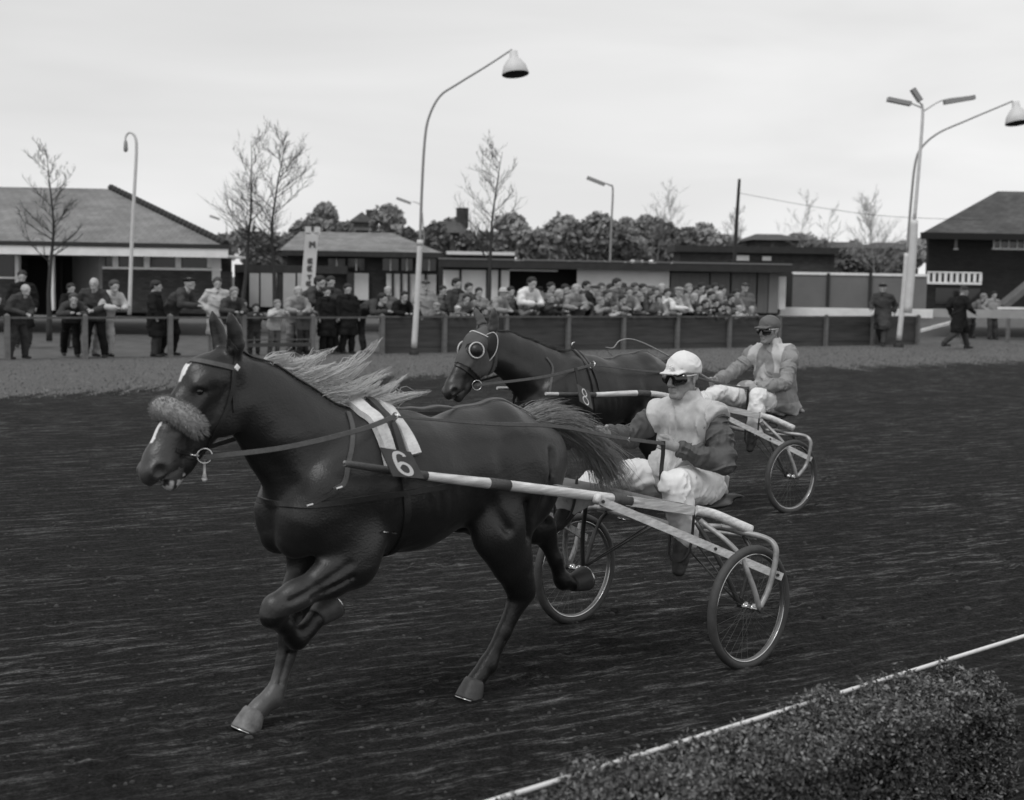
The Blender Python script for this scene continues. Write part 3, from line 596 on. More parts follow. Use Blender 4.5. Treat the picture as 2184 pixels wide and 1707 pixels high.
# ------------------------------------------------------------------ trees
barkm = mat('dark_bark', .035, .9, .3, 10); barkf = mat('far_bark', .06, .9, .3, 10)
leafms = [mat('hazed_dark_foliage', .15, .85, .5, 1.2, spec=.15), mat('hazed_mid_foliage', .27, .85, .5, 1.2, spec=.15), mat('hazed_pale_foliage', .32, .85, .4, 1.2, spec=.15)]  # leaf tones raised: the haze of distance is put into the colour
def bare_tree(u, vtop, Y, spread, seed, label, start=.42, dens=1.0, m_=None, rb=.1):
    rg = random.Random(seed); base = at(u, 600, Y); x0 = base[0]; H = at(u, vtop, Y)[2]; r = empty('bare_tree', (x0, Y, 0))
    tr = []; p = Vector((0, 0, 0)); d = Vector((0, 0, 1)); n = 16
    for i in range(n+1): tr.append(p.copy()); p = p+d*H/n; d = (d+Vector((rg.gauss(0, .04), rg.gauss(0, .04), .0))+Vector((-p.x*.05, -p.y*.05, 0))).normalized()
    rr = [rb*(1-.93*(i/n)**.8) for i in range(n+1)]; m = MB(); m.tube(tr, rr, 8); m.build('trunk', m_ or barkm, r)
    c = MB()
    def br(p, d, L, rad, lev):
        k = 5; pts = []
        for i in range(k+1):
            pts.append(p.copy()); p = p+d*L/k; d = (d+Vector((rg.gauss(0, .11), rg.gauss(0, .11), .07))).normalized()
        c.tube(pts, [rad*(1-.8*i/k) for i in range(k+1)], 4 if lev else 5, cap=False)
        if lev < 3:
            for i in range(1, k+1):
                for s in range(2 if lev < 2 else 1+(rg.random() < .5)):
                    if rg.random() < (.85 if lev < 2 else .75)*dens:
                        dd = (d+Vector((rg.gauss(0, .6), rg.gauss(0, .6), rg.gauss(.1, .35)))).normalized(); br(pts[i].copy(), dd, L*rg.uniform(.3, .55), max(rad*.45, .006), lev+1)
    nb = int(20*dens)
    for i in range(nb):
        t = start+(1-start)*(i+.5)/nb*.97; k = min(int(t*n), n-1); q = tr[k].lerp(tr[k+1], t*n-k); a = rg.uniform(0, 6.28)+i*2.4; up = .35+.6*t
        L = spread*(1.05-t*.75)*rg.uniform(.7, 1.15); br(q, Vector((math.cos(a), math.sin(a), up)).normalized(), L, max(.008, rr[k]*.42), 1)
    c.build('crown', m_ or barkm, r); return tag(r, label, 'tree')
def leafy_tree(u, vtop, Y, wpx, label, tone=0, dens=1.0, vbot=None, seed=0):
    rg = random.Random(seed+int(u)); base = at(u, 600, Y); H = at(u, vtop, Y)[2]; W = wpx/FPX*Y/2; r = empty('leafy_tree', (base[0], Y, 0)); zb = max(.3, at(u, vbot, Y)[2]) if vbot else H*.25
    m = MB(); m.tube([(0, 0, 0), (rg.gauss(0, .1), 0, H*.5), (0, 0, H*.8)], [W*.07+.08, W*.05+.05, .04], 6); m.build('trunk', barkf, r)
    c = MB(); nc = int(95*dens); cl = []
    for i in range(nc):
        th = rg.uniform(0, 6.28); zz = rg.uniform(0, 1); rad = math.sqrt(max(0, 1-(zz*2-1)**2*.8))*rg.uniform(.2, 1.0)*(.8+.28*math.sin(th*3+seed+u)+.15*math.sin(th*5+zz*9+u))
        cl.append((Vector((math.cos(th)*rad*W, math.sin(th)*rad*W, zb+(H-zb)*zz*.93)), W*rg.uniform(.05, .22)))
    cl.append((Vector((0, 0, H-W*.2)), W*.2))
    for cc, cr in cl:
        m.cm = 0; k = int(55*dens)
        for i in range(k):
            d = Vector((rg.gauss(0, 1), rg.gauss(0, 1), rg.gauss(0, 1))).normalized()*cr*(rg.random()**.5*1.1+abs(rg.gauss(0, .45)))
            p = cc+d; s = (.0021*Y)*rg.uniform(.5, 1.4); a = Vector((rg.gauss(0, 1), rg.gauss(0, 1), rg.gauss(0, 1))).normalized(); b = a.orthogonal().normalized()
            c.add([p+a*s, p+b*s*.8, p-a*s*.7, p-b*s*.7], [(0, 1, 2, 3)])
    o = c.build('crown', leafms[tone], r); return tag(r, label, 'tree')
def trees():
    bare_tree(104, 318, 44, 1.55, 3, 'bare tree standing in front of the pavilion roof at far left', .4)
    bare_tree(514, 288, 45, 2.0, 8, 'slender bare tree right of the pavilion, the left of the close pair', .45, .8)
    bare_tree(590, 292, 45.5, 2.3, 12, 'dense bare tree right of the pavilion, the right of the close pair', .38, 1.15)
    bare_tree(1042, 322, 46, 1.9, 21, 'bare tree in front of the shed, right of the centre lamp', .42)
    g = 'thin bare trees on the skyline'
    for u, v, Y, s, lab in ((1403, 398, 75, 2.2, 'faint thin bare tree above the leafy trees, left of the utility pole'), (1702, 422, 80, 2.4, 'faint thin bare tree between the utility pole and the hoarding'), (1770, 448, 80, 2.0, 'faint thin bare tree above the left part of the hoarding')):
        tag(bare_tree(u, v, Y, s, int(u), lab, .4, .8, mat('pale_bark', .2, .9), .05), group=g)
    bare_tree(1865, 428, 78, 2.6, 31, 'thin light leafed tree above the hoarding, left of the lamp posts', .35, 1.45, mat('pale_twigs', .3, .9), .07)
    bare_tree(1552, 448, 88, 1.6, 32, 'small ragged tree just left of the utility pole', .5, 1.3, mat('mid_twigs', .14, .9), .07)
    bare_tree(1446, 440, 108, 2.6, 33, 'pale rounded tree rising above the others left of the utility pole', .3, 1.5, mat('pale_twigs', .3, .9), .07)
    L = [(690, 438, 100, 74, 1, 505), (640, 478, 90, 110, 0, 560), (560, 500, 88, 120, 0, 570), (735, 480, 98, 60, 0, 520), (828, 441, 100, 84, 1, 510), (868, 490, 96, 50, 0, 540), (925, 480, 92, 60, 0, 555), (960, 470, 120, 90, 0, 540), (1000, 500, 88, 60, 0, 560), (1040, 498, 86, 70, 0, 560), (1092, 462, 98, 96, 1, 540), (1142, 500, 84, 76, 0, 560), (1195, 466, 100, 84, 1, 550), (1232, 478, 90, 70, 0, 560), (1272, 459, 104, 90, 1, 545), (1312, 485, 86, 70, 0, 560), (1338, 467, 102, 66, 1, 545), (1378, 462, 100, 80, 1, 545), (1415, 478, 85, 70, 0, 560), (1458, 490, 90, 70, 0, 560), (1500, 483, 100, 66, 2, 530), (1540, 505, 95, 80, 1, 550), (1690, 502, 100, 60, 1, 540), (1745, 520, 92, 80, 0, 570), (1820, 535, 88, 90, 0, 575), (1905, 540, 88, 90, 0, 580), (1955, 520, 90, 50, 1, 560)]
    shade = {0: 'dark', 1: 'grey', 2: 'pale'}
    for i, (u, v, Y, w_, t, vb) in enumerate(sorted(L)):
        place = 'left of the centre lamp' if u < 880 else 'above the shed roof' if u < 1480 else 'near the utility pole' if u < 1720 else 'above the hoarding'
        tag(leafy_tree(u, v, Y, w_, 'x', t, 1.0, vb), '%s leafy tree %s, %s of the skyline clumps from the left' % (shade[t], place, ORD(i+1)), group='leafy trees along the skyline')
def far_wood():
    rg = random.Random(77); m = MB()
    for i in range(15000):
        u = rg.uniform(440, 2000); e = 508+9*math.sin(u*.021)+7*math.sin(u*.057+1)+5*math.sin(u*.13); e += 12 if u > 1560 else 0; v = e+abs(rg.gauss(0, 22))+rg.gauss(0, 2); Y = rg.uniform(112, 122); p = Vector(at(u, v, Y)); s_ = rg.uniform(.12, .34)
        if p.z < .2: continue
        a = Vector((rg.gauss(0, 1), rg.gauss(0, 1), rg.gauss(0, 1))).normalized(); b = a.orthogonal().normalized(); m.add([p+a*s_, p+b*s_*.8, p-a*s_*.7, p-b*s_*.7], [(0, 1, 2, 3)])
    tag(m.build('far_wood', mat('far_wood_hazed_foliage', .2, .9, .5, .4, spec=.1)), 'band of distant woodland with haze painted into its pale leaves behind the buildings', 'woodland', kind='stuff')  # no air is built; haze sits in the pale leaf tone
far_wood()
def ORD(n): return '%d%s' % (n, 'th' if 10 <= n % 100 <= 20 else {1: 'st', 2: 'nd', 3: 'rd'}.get(n % 10, 'th'))
trees()
# ------------------------------------------------------------------ fence
postm = mat('weathered_fence_post', .15, .85, .3, 8, .2, 60); boardm = mat('dark_fence_boards', .08, .9, .35, 3, .3, 30, stretch=(.3, .3, 4), spec=.15); railm = mat('grey_fence_rail', .1, .8, .3, 6)
def fences():
    ang = math.atan2(FD[1], FD[0]); r = empty('fence', (float(fence(5)[0]), float(fence(5)[1]), 0))
    us = [-330, -155, 15, 181, 363, 520, 667, 815, 948, 1080, 1212, 1330, 1445, 1556, 1662, 1762, 1862, 1958, 2055, 2150, 2240]
    ms = [fence_m(u) for u in us]
    for i, mm in enumerate(ms):
        p = fence(mm); k = MB(); wv = .058; k.box((-wv, -wv, 0), (wv, wv, 1.06)); k.add([(-wv, -wv, 1.06), (wv, -wv, 1.06), (wv, wv, 1.06), (-wv, wv, 1.06), (0, 0, 1.11)], [(0, 1, 4), (1, 2, 4), (2, 3, 4), (3, 0, 4)])
        o = k.build('post', postm); o.parent = r; o.location = (float(p[0])-r.location.x, float(p[1])-r.location.y, 0); o.rotation_euler = (0, 0, ang)
    def bar(a, b, z, w_, h, m_, nm, off=0.0):
        k = MB(); A, B = fence(a, off), fence(b, off); k.beam((A[0], A[1], z), (B[0], B[1], z), w_, h); return keep(k.build(nm, m_), r)
    bar(ms[0], ms[7], 1.0, .045, .05, railm, 'top_rail', -.02); bar(ms[5], ms[6], .28, .05, .1, boardm, 'lower_rail'); bar(ms[5], ms[6], .42, .03, .03, railm, 'lower_rail')
    bar(ms[7], ms[17], 1.02, .06, .05, railm, 'top_rail', -.03)
    for i in range(7, 17):
        for j, (z, h) in enumerate(((.86, .272), (.585, .278), (.31, .278), (.09, .18))): bar(ms[i]+.03, ms[i+1]-.03, z, .03, h, boardm, 'board', .09+.012*(j % 2))
    a = fence(ms[17]); b = fence(ms[18]+.3, .5); k = MB(); k.beam((a[0], a[1], .48), (b[0], b[1], .85), .1, .1); keep(k.build('brace_pole', whitew), r)
    bar(ms[17], ms[20], 1.0, .05, .05, railm, 'top_rail', .4)
    tag(r, 'long trackside fence, open rail at left and dark boards at right', 'fence')
fences()
# ------------------------------------------------------------------ near hedge and white rail
def near_hedge():
    th = .7425; d = Vector((math.cos(th), math.sin(th), 0)); n = Vector((math.sin(th), -math.cos(th), 0))     # n points to the camera side
    zr = .5; p0 = Vector(gnd(1190, 1665, zr)); p1 = Vector(gnd(2184, 1357, zr)); d = (p1-p0).normalized(); n = Vector((d.y, -d.x, 0))
    r = empty('track_rail', tuple(Vector((p0.x, p0.y, 0)))); m = MB(); m.tube([p0-d*4, p0, p1, p1+d*8], .0085, 12); keep(m.build('rail', whitep0), r)
    for t in (-1.6, .6, 3.7, 6.1, 8.5):
        k = MB(); q = p0+d*t; k.tube([(q.x, q.y, 0), (q.x, q.y, zr-.01)], .012, 10); keep(k.build('post', whitep0), r)
    tag(r, 'low white tubular rail running along the far side of the hedge', 'rail')
    # hedge: woody stems inside, leaves through a clipped box with a lumpy surface
    end = 2.30
    h = empty('hedge', (p0.x+n.x*.5, p0.y+n.y*.5, 0)); m = MB(); rg = random.Random(5); W = .33
    def surf(t, w): return .485+(.006+.018*max(0, math.sin(t*6.3)+math.sin(t*13.7+1)-.15) if w < .07 else 0)*(1 if t < end-.2 else 0)+.010*math.sin(t*5+w*3)+.012*math.sin(t*11-w*7)+.010*math.sin(t*23+w*17)-.10*max(0, (w-.24)/.12)-.16*max(0, (t-end+.25)/.25)
    for i in range(105000):
        t = rg.uniform(-2.2, end); w = rg.uniform(-.02, W); top = surf(t, w)
        k = rg.random()
        if k < .38: z = top-rg.gauss(.012, .02)
        elif k < .88: w = W-abs(rg.gauss(0, .04))+.03*math.sin(t*9); z = rg.uniform(.02, top)
        else: t = end-abs(rg.gauss(0, .05)); z = rg.uniform(.02, top)
        p = p0+d*t+n*w; p.z = z
        s = rg.uniform(.0055, .0135); a = Vector((rg.gauss(0, 1), rg.gauss(0, 1), rg.gauss(0, .8)+.2)).normalized(); b = a.cross(Vector((rg.gauss(0, .6), rg.gauss(0, .6), 1))).normalized(); c_ = a.cross(b)
        m.cm = rg.choice((0, 0, 1, 1, 2))
        m.add([p-a*s, p+b*s*.55+c_*s*.15, p+a*s, p-b*s*.55+c_*s*.15], [(0, 1, 2, 3)])
    o = m.build('leaves', [mat('hedge_leaf_dark', .05, .6, spec=.3), mat('hedge_leaf', .11, .55, spec=.35), mat('hedge_leaf_pale', .22, .55, spec=.35)]); keep(o, h)
    m = MB(); nn = 60; vs = []
    for i in range(nn+1):
        t = -2.2+(end-.06+2.2)*i/nn
        for w, f in ((.05, 0), (.05, 1), (.1, 1), (.17, 1), (.24, 1), (.27, 0)): q = p0+d*t+n*w; vs.append((q.x, q.y, max(0, (surf(t, w)-.085)*f)))
    m.add(vs, [(i*6+k, i*6+k+1, (i+1)*6+k+1, (i+1)*6+k) for i in range(nn) for k in range(5)]+[tuple(range(nn*6, nn*6+6))], True); keep(m.build('branches', mat('hedge_inner_twigs', .012, .95, .5, 30, .6, 60, spec=.05)), h)
    tag(h, 'low clipped leafy hedge in the lower right foreground', 'hedge')
    # worn path in the corner beyond the hedge
    a = p0+d*-4+n*.36; b = p0+d*12+n*.36; c_ = b+n*5; e = a+n*5; sheet('path', [(a.x, a.y), (b.x, b.y), (c_.x, c_.y), (e.x, e.y)][::-1], mat('trodden_pale_path', .17, .95, .5, 5, .5, 40, spec=.1), .008)
whitep0 = mat('white_rail_paint', .72, .6, .1, 10)
near_hedge()
# ================================================================== the two trotters and their sulkies
class Frame:
    """ground frame of one rig: x = direction of travel, y = its left, origin under the axle"""
    def __init__(s, near, th, W=1.33):
        n = (-math.sin(th), math.cos(th)); s.o = Vector((near[0]+n[0]*W/2, near[1]+n[1]*W/2, 0)); s.rz = math.atan2(-math.sin(th), -math.cos(th))
        s.M = Matrix.Translation(s.o) @ Matrix.Rotation(s.rz, 4, 'Z'); s.I = s.M.inverted()
        s.eye = s.I @ Vector(EYE)
    def w(s, p): return s.M @ Vector(p)
    def root(s, name, base=(0, 0, 0)): o = empty(name, s.w(base), s.rz); o['_b'] = list(base); return o
    def hang(s, o, root):
        """o was modelled in frame coordinates"""
        o.parent = root; b = root['_b']; o.location = (-b[0], -b[1], -b[2]); return o
    def ray(s, u, v):
        d = s.I.to_3x3() @ Vector(ray(u, v)); return s.eye, d.normalized()
    def on(s, u, v, y):
        e, d = s.ray(u, v); return e+d*((y-e.y)/d.y)
FA = Frame((1.3023, 7.6752), .7425)
FB = Frame((2.5583, 13.0409), .6522)
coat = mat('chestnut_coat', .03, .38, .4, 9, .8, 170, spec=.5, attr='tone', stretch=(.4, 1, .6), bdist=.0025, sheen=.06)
hoofm = mat('hoof_horn', .06, .5, .3, 30, .2)
eyem = mat('wet_eye', .006, .08, spec=.9)
leather = mat('black_leather', .016, .42, .3, 40, .3, 300, bdist=.002)
leather2 = mat('worn_brown_leather', .07, .5, .3, 40, .3, 300, bdist=.002)
steel = mat('bright_steel', .65, .22, metal=1.0)
def horse(F, who, dh=(0, 0)):
    dx, dz = dh
    f = Fld((.32, -.37, 0.0), (3.5, .37, 2.02), .009)
    # trunk
    f.chain([(1.06, 0, 1.15, .17, .15), (1.24, 0, 1.155, .27, .245), (1.52, 0, 1.135, .268, .255), (1.84, 0, 1.09, .315, .27), (2.12, 0, 1.095, .325, .245), (2.36, 0, 1.06, .25, .2)], .05)
    for s in (-1, 1):
        f.chain([(1.05, s*.12, 1.18, .15, .09), (1.2, s*.15, 1.1, .24, .12), (1.36, s*.15, .95, .17, .1)], .08)      # haunch
        f.chain([(2.14, s*.12, 1.34, .09, .06), (2.36, s*.16, 1.12, .15, .09), (2.47, s*.12, .98, .12, .09)], .09)   # shoulder blade
        f.chain([(2.40, s*.17, 1.0, .12, .07), (2.24, s*.18, .86, .12, .08)], .06)                                     # triceps
        f.chain([(2.5, s*.1, 1.0, .11, .09), (2.53, s*.07, .9, .08, .07)], .06)                                        # breast
    f.chain([(2.3, 0, 1.33, .1, .05), (2.1, 0, 1.375, .09, .055), (1.86, 0, 1.33, .1, .07)], .1)                       # withers
    f.chain([(1.5, 0, 1.33, .1, .1), (1.28, 0, 1.37, .075, .1), (1.08, 0, 1.31, .07, .06)], .08)                       # croup
    # neck
    f.chain([(2.28, 0, 1.17, .25, .17), (2.40, 0, 1.26, .25, .135), (2.54+dx*.35, 0, 1.39+dz*.35, .215, .095), (2.68+dx*.7, 0, 1.525+dz*.7, .165, .075), (2.80+dx, 0, 1.625+dz, .12, .065)], .07)
    for s in (-1, 1): f.chain([(2.42, s*.1, 1.18, .09, .05), (2.6+dx*.5, s*.055, 1.36+dz*.5, .07, .045), (2.76+dx, s*.045, 1.5+dz, .06, .04)], .06)
    # head
    h = lambda x, y, z, *r: (x+dx, y, z+dz)+r
    f.chain([h(2.85, 0, 1.68, .095, .075), h(2.94, 0, 1.625, .11, .085), h(3.02, 0, 1.51, .098, .062), h(3.10, 0, 1.39, .078, .052), h(3.16, 0, 1.30, .072, .056), h(3.195, 0, 1.25, .060, .055)], .035)
    f.chain([h(2.88, 0, 1.52, .135, .06), h(2.96, 0, 1.42, .07, .05), h(3.05, 0, 1.285, .045, .038), h(3.115, 0, 1.205, .038, .036)], .03)
    for s in (-1, 1):
        f.chain([h(2.885, s*.052, 1.5, .115, .03), h(2.90, s*.05, 1.56, .09, .03)], .03)                               # cheek
        f.chain([h(2.965, s*.075, 1.64, .03, .02), h(3.02, s*.066, 1.615, .028, .02)], .03)                            # brow
        f.chain([h(2.98, s*.072, 1.575, .02, .014), h(3.10, s*.05, 1.405, .014, .012)], .025)                          # facial crest
        f.ell(h(3.015, s*.083, 1.592), (.026, .014, .02), .012, 'c')
        f.chain([h(3.02, s*.084, 1.613, .010, .008), h(2.99, s*.084, 1.605, .009, .008)], .012)                        # lid
        f.chain([h(3.215, s*.048, 1.262, .032, .02), h(3.18, s*.058, 1.275, .036, .018)], .02)                          # nostril rim
        f.ell(h(3.203, s*.074, 1.262), (.030, .028, .034), .01, 'c')
        e1, e2 = (.072, .072) if who == 'A' else (.10, .135)
        f.chain([h(2.83, s*.046, 1.74, .034, .03), h(2.835, s*(e1*.6+.02), 1.785, .042, .024), h(2.845, s*e1, 1.84, .036, .018), h(2.86, s*(e1+e2)/2, 1.885, .022, .014), h(2.87, s*e2, 1.925, .006, .006)], .016)
        f.chain([h(2.875, s*(e1*.6+.03), 1.78, .020, .010), h(2.893, s*(e1+.014), 1.85, .017, .009)], .010, op='c')
        f.chain([h(3.22, s*.045, 1.205, .008, .02), h(3.09, s*.045, 1.268, .006, .02)], .012, op='c')                    # mouth line
    f.chain([h(3.185, 0, 1.19, .022, .045), h(3.16, 0, 1.215, .012, .04)], .012, op='c')
    # legs ------------------------------------------------------------
    # near fore: lifted and folded
    f.chain([(2.36, .16, .92, .13, .075), (2.28, .18, .78, .105, .075), (2.42, .18, .73, .085, .062), (2.60, .175, .675, .060, .052), (2.70, .17, .638, .060, .052)], .05)
    f.chain([(2.70, .17, .632, .060, .052), (2.715, .165, .6, .052, .046), (2.63, .14, .54, .038, .034), (2.575, .12, .482, .038, .034), (2.545, .11, .462, .05, .044), (2.49, .105, .49, .038, .038), (2.44, .1, .53, .046, .046)], .02)
    # far fore: on the ground, reaching
    f.chain([(2.36, -.16, .92, .13, .075), (2.28, -.17, .78, .105, .075), (2.36, -.15, .6, .08, .06), (2.415, -.13, .455, .06, .052)], .05)
    f.chain([(2.415, -.13, .455, .060, .052), (2.42, -.13, .40, .054, .048), (2.45, -.125, .30, .042, .035), (2.50, -.12, .17, .040, .034), (2.525, -.12, .132, .052, .044), (2.585, -.12, .105, .042, .042), (2.61, -.12, .085, .048, .048)], .02)
    # near hind: under the body
    f.chain([(1.25, .16, 1.0, .2, .1), (1.38, .18, .84, .16, .09), (1.30, .175, .68, .112, .068), (1.23, .16, .545, .074, .052), (1.20, .155, .50, .068, .046)], .06)
    f.chain([(1.20, .155, .50, .066, .046), (1.235, .15, .45, .055, .042), (1.32, .145, .31, .040, .034), (1.40, .14, .185, .038, .034), (1.42, .14, .155, .050, .042), (1.475, .14, .11, .040, .040), (1.50, .14, .085, .046, .046)], .02)
    # far hind: trailing
    f.chain([(1.18, -.15, 1.0, .2, .1), (1.20, -.17, .9, .15, .09), (1.0, -.17, .80, .115, .07), (.80, -.16, .745, .075, .052), (.76, -.155, .735, .068, .048)], .06)
    f.chain([(.76, -.155, .735, .068, .048), (.74, -.155, .68, .055, .042), (.68, -.15, .56, .042, .036), (.63, -.15, .45, .042, .036), (.61, -.15, .43, .05, .042), (.55, -.15, .41, .034, .036), (.53, -.15, .40, .04, .042)], .02)
    # muscle grooves
    for s in (-1, 1):
        f.chain([(1.46, s*.27, 1.25, .03, .012), (1.40, s*.285, 1.02, .03, .012)], .05, op='c')
        f.chain([(2.02, s*.275, 1.2, .02, .01), (2.1, s*.27, .95, .03, .012)], .06, op='c')
        f.chain([(1.12, s*.255, 1.22, .012, .006), (1.2, s*.272, .9, .014, .008)], .05, op='c')
        for xx in np.arange(1.60, 1.98, .07): f.chain([(xx, s*.291, 1.15, .007, .010), (xx-.06, s*.277, .88, .007, .010)], .025, op='c')
        f.chain([(1.30, s*.262, .98, .012, .010), (1.27, s*.245, .80, .010, .010)], .04, op='c'); f.chain([(1.52, s*.262, 1.0, .02, .012), (1.42, s*.265, .86, .014, .010)], .05, op='c')
        f.chain([(2.90+dx, s*.088, 1.60+dz, .006, .006), (2.96+dx, s*.082, 1.47+dz, .006, .006), (3.03+dx, s*.066, 1.36+dz, .005, .005)], .02, op='c')
    f.chain([(2.36, .258, .80, .010, .010), (2.52, .236, .715, .008, .009), (2.66, .222, .665, .006, .007)], .03, op='c'); f.chain([(2.34, .25, .74, .008, .009), (2.55, .228, .665, .006, .008)], .025, op='c')
    for y_, x_, z_, x2, z2 in ((-.145, 2.465, .34, 2.515, .20), (-.095, 2.465, .34, 2.515, .20), (.165, 1.27, .42, 1.36, .25), (.120, 1.27, .42, 1.36, .25)): f.seg((x_-.012, y_, z_), (x2-.012, y_, z2), .007, .007, None, None, .012, op='c')   # tendon grooves
    f.wrinkle((1, 0, -.4), .0038, 9, 6, 21, .05, 1.2, gate=.3); f.wrinkle((.3, 0, 1), .0022, 22, 9, 31, .04, 2.5, gate=.35)
    def paint(V):
        x, y, z = V[:, 0]-dx, V[:, 1], V[:, 2]-dz
        x0, z0 = V[:, 0], V[:, 2]
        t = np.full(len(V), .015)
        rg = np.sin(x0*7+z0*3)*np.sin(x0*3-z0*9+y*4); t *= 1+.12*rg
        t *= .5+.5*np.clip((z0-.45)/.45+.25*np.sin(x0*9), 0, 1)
        if who == 'A':
            d = (x-2.86)*.455-(z-1.76)*.89; n = (x-2.86)*.89+(z-1.76)*.455
            star = (np.abs(y+.005) < .02-.012*np.clip((d-.16)/.08, 0, 1)) & (d > .10) & (d < .21) & (n > .03)
            stripe = (np.abs(y+.004) < .014) & (d > .40) & (d < .50) & (n > .02)
            t = np.where(star | stripe, .75, t)
            t = np.where((x > 3.07) & (z < 1.42) & ~stripe & (x < 3.4), np.maximum(t, .045), t)
            foam = (z < 1.245) & (x > 3.02) & (x < 3.2) & (z > 1.12) & (vnoise(V*55, 91) > .5+.9*np.clip((z-1.2)*8, -.1, 1)); t = np.where(foam, .6, t)
            leg = (y < -.06) & (x0 > 2.38) & (z0 < .33); t = np.where(leg, .03+.055*np.clip((.33-z0)/.1, 0, 1), t)
            arm = (y > .1) & (x0 > 2.42) & (z0 > .6) & (z0 < .8); t = np.where(arm, np.maximum(t, .035*np.clip((x0-2.40)/.15, 0, 1)), t)  # near forearm lighter: sheen put into the coat tone
        else:
            t = np.where((x > 3.05) & (z < 1.36) & (x < 3.4), .03, t)
        return t
    root = F.root('horse', (1.8, 0, 0))
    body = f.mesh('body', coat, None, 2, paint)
    bvh = BVHTree.FromPolygons([v.co[:] for v in body.data.vertices], [p.vertices[:] for p in body.data.polygons])
    F.hang(body, root); F.bvh = bvh; F.h = (dx, dz)
    for s in (-1, 1):
        m = MB(); m.lathe([(0.001, -.02), (.012, -.016), (.018, -.006), (.0190, .002), (.016, .010), (.009, .016), (.001, .018)], Matrix.Translation((3.013+dx, s*.064, 1.590+dz)) @ rot_to((.2, s, .1)), 14)
        F.hang(m.build('eye', eyem), root)
    def hoof(p, d, sole=True):
        """hoof: truncated cone flaring to the ground surface; d = direction from coronet to sole, t = toe direction"""
        m = MB(); M = Matrix.Translation(p) @ rot_to(d) @ Matrix.Scale(1.25, 4)
        m.lathe([(.001, -.012), (.036, -.012), (.042, 0), (.05, .035), (.056, .066), (.057, .072), (.046, .073), (.04, .064), (.001, .06)], M, 20)
        m.cm = 1; m.lathe([(.046, .0735), (.056, .0735), (.056, .079), (.045, .079), (.046, .0735)], M, 20); m.cm = 0
        F.hang(m.build('hoof', [hoofm if not (who == 'A' and p[1] < 0 and p[0] > 2) else mat('pale_hoof', .15, .55, .5, 22, .4, 60), steel]), root)
    hoof((2.42, .1, .545), (-.75, -.1, .35)); hoof((2.625, -.12, .085), (.42, 0, -.75)); hoof((1.51, .14, .085), (.35, 0, -.8)); hoof((.53, -.15, .41), (-.8, 0, .1))
    return root
def on_horse(F, pts, off=.002):
    """pixel path laid on the horse's near side: real surface points and normals"""
    P, N = [], []
    cps = crom([(u, v, 0) for u, v in pts], 8)
    for c in cps:
        e, d = F.ray(c.x, c.y); hit = F.bvh.ray_cast(e, d)
        if hit[0] is None:
            hit = F.bvh.find_nearest(e+d*((0.0-e.y)/d.y))
        P.append(hit[0]+hit[1]*off); N.append(hit[1])
    for _ in range(3):
        N = [(N[max(i-1, 0)]+N[i]*2+N[min(i+1, len(N)-1)]).normalized() for i in range(len(N))]
    for _ in range(2):
        P = [P[0]]+[(P[i-1]+P[i]*2+P[i+1])*.25+N[i]*.0006 for i in range(1, len(P)-1)]+[P[-1]]
    return P, N
def around(F, c, slope, a0, a1, n=40, off=.003, ax=(1, 0, 0)):
    """loop round the trunk: angles from straight up, positive towards the horse's left; slope leans the loop"""
    P, N = [], []
    for i in range(n+1):
        a = R(a0+(a1-a0)*i/n); d = Vector((0, math.sin(a), math.cos(a))); d.x = slope*d.z
        d.normalize(); o = Vector(c)+d*1.2; hit = F.bvh.ray_cast(o, -d)
        if hit[0] is None: continue
        P.append(hit[0]+hit[1]*off); N.append(hit[1])
    for _ in range(4): N = [(N[max(i-1, 0)]+N[i]*2+N[min(i+1, len(N)-1)]).normalized() for i in range(len(N))]
    return P, N
def hair(m, p, d, L, r, bend, n=5, k=3):
    pts = []; p = Vector(p); d = Vector(d).normalized()
    for i in range(n+1):
        pts.append(p.copy()); p += d*L/n; d = (d+Vector(bend)/n+Vector((random.gauss(0, .05), random.gauss(0, .05), random.gauss(0, .05)))).normalized()
    m.tube(pts, [r*(1-.85*i/n) for i in range(n+1)], k, cap=False)
hairm = mat('flaxen_mane_hair', .6, .5, .2, 30)
taild = mat('tail_hair', .23, .5, .35, 25)
tails = mat('dark_tail_hair', .03, .5, .3, 25)
wool = mat('sheepskin', .26, .95, .35, 40, .3)
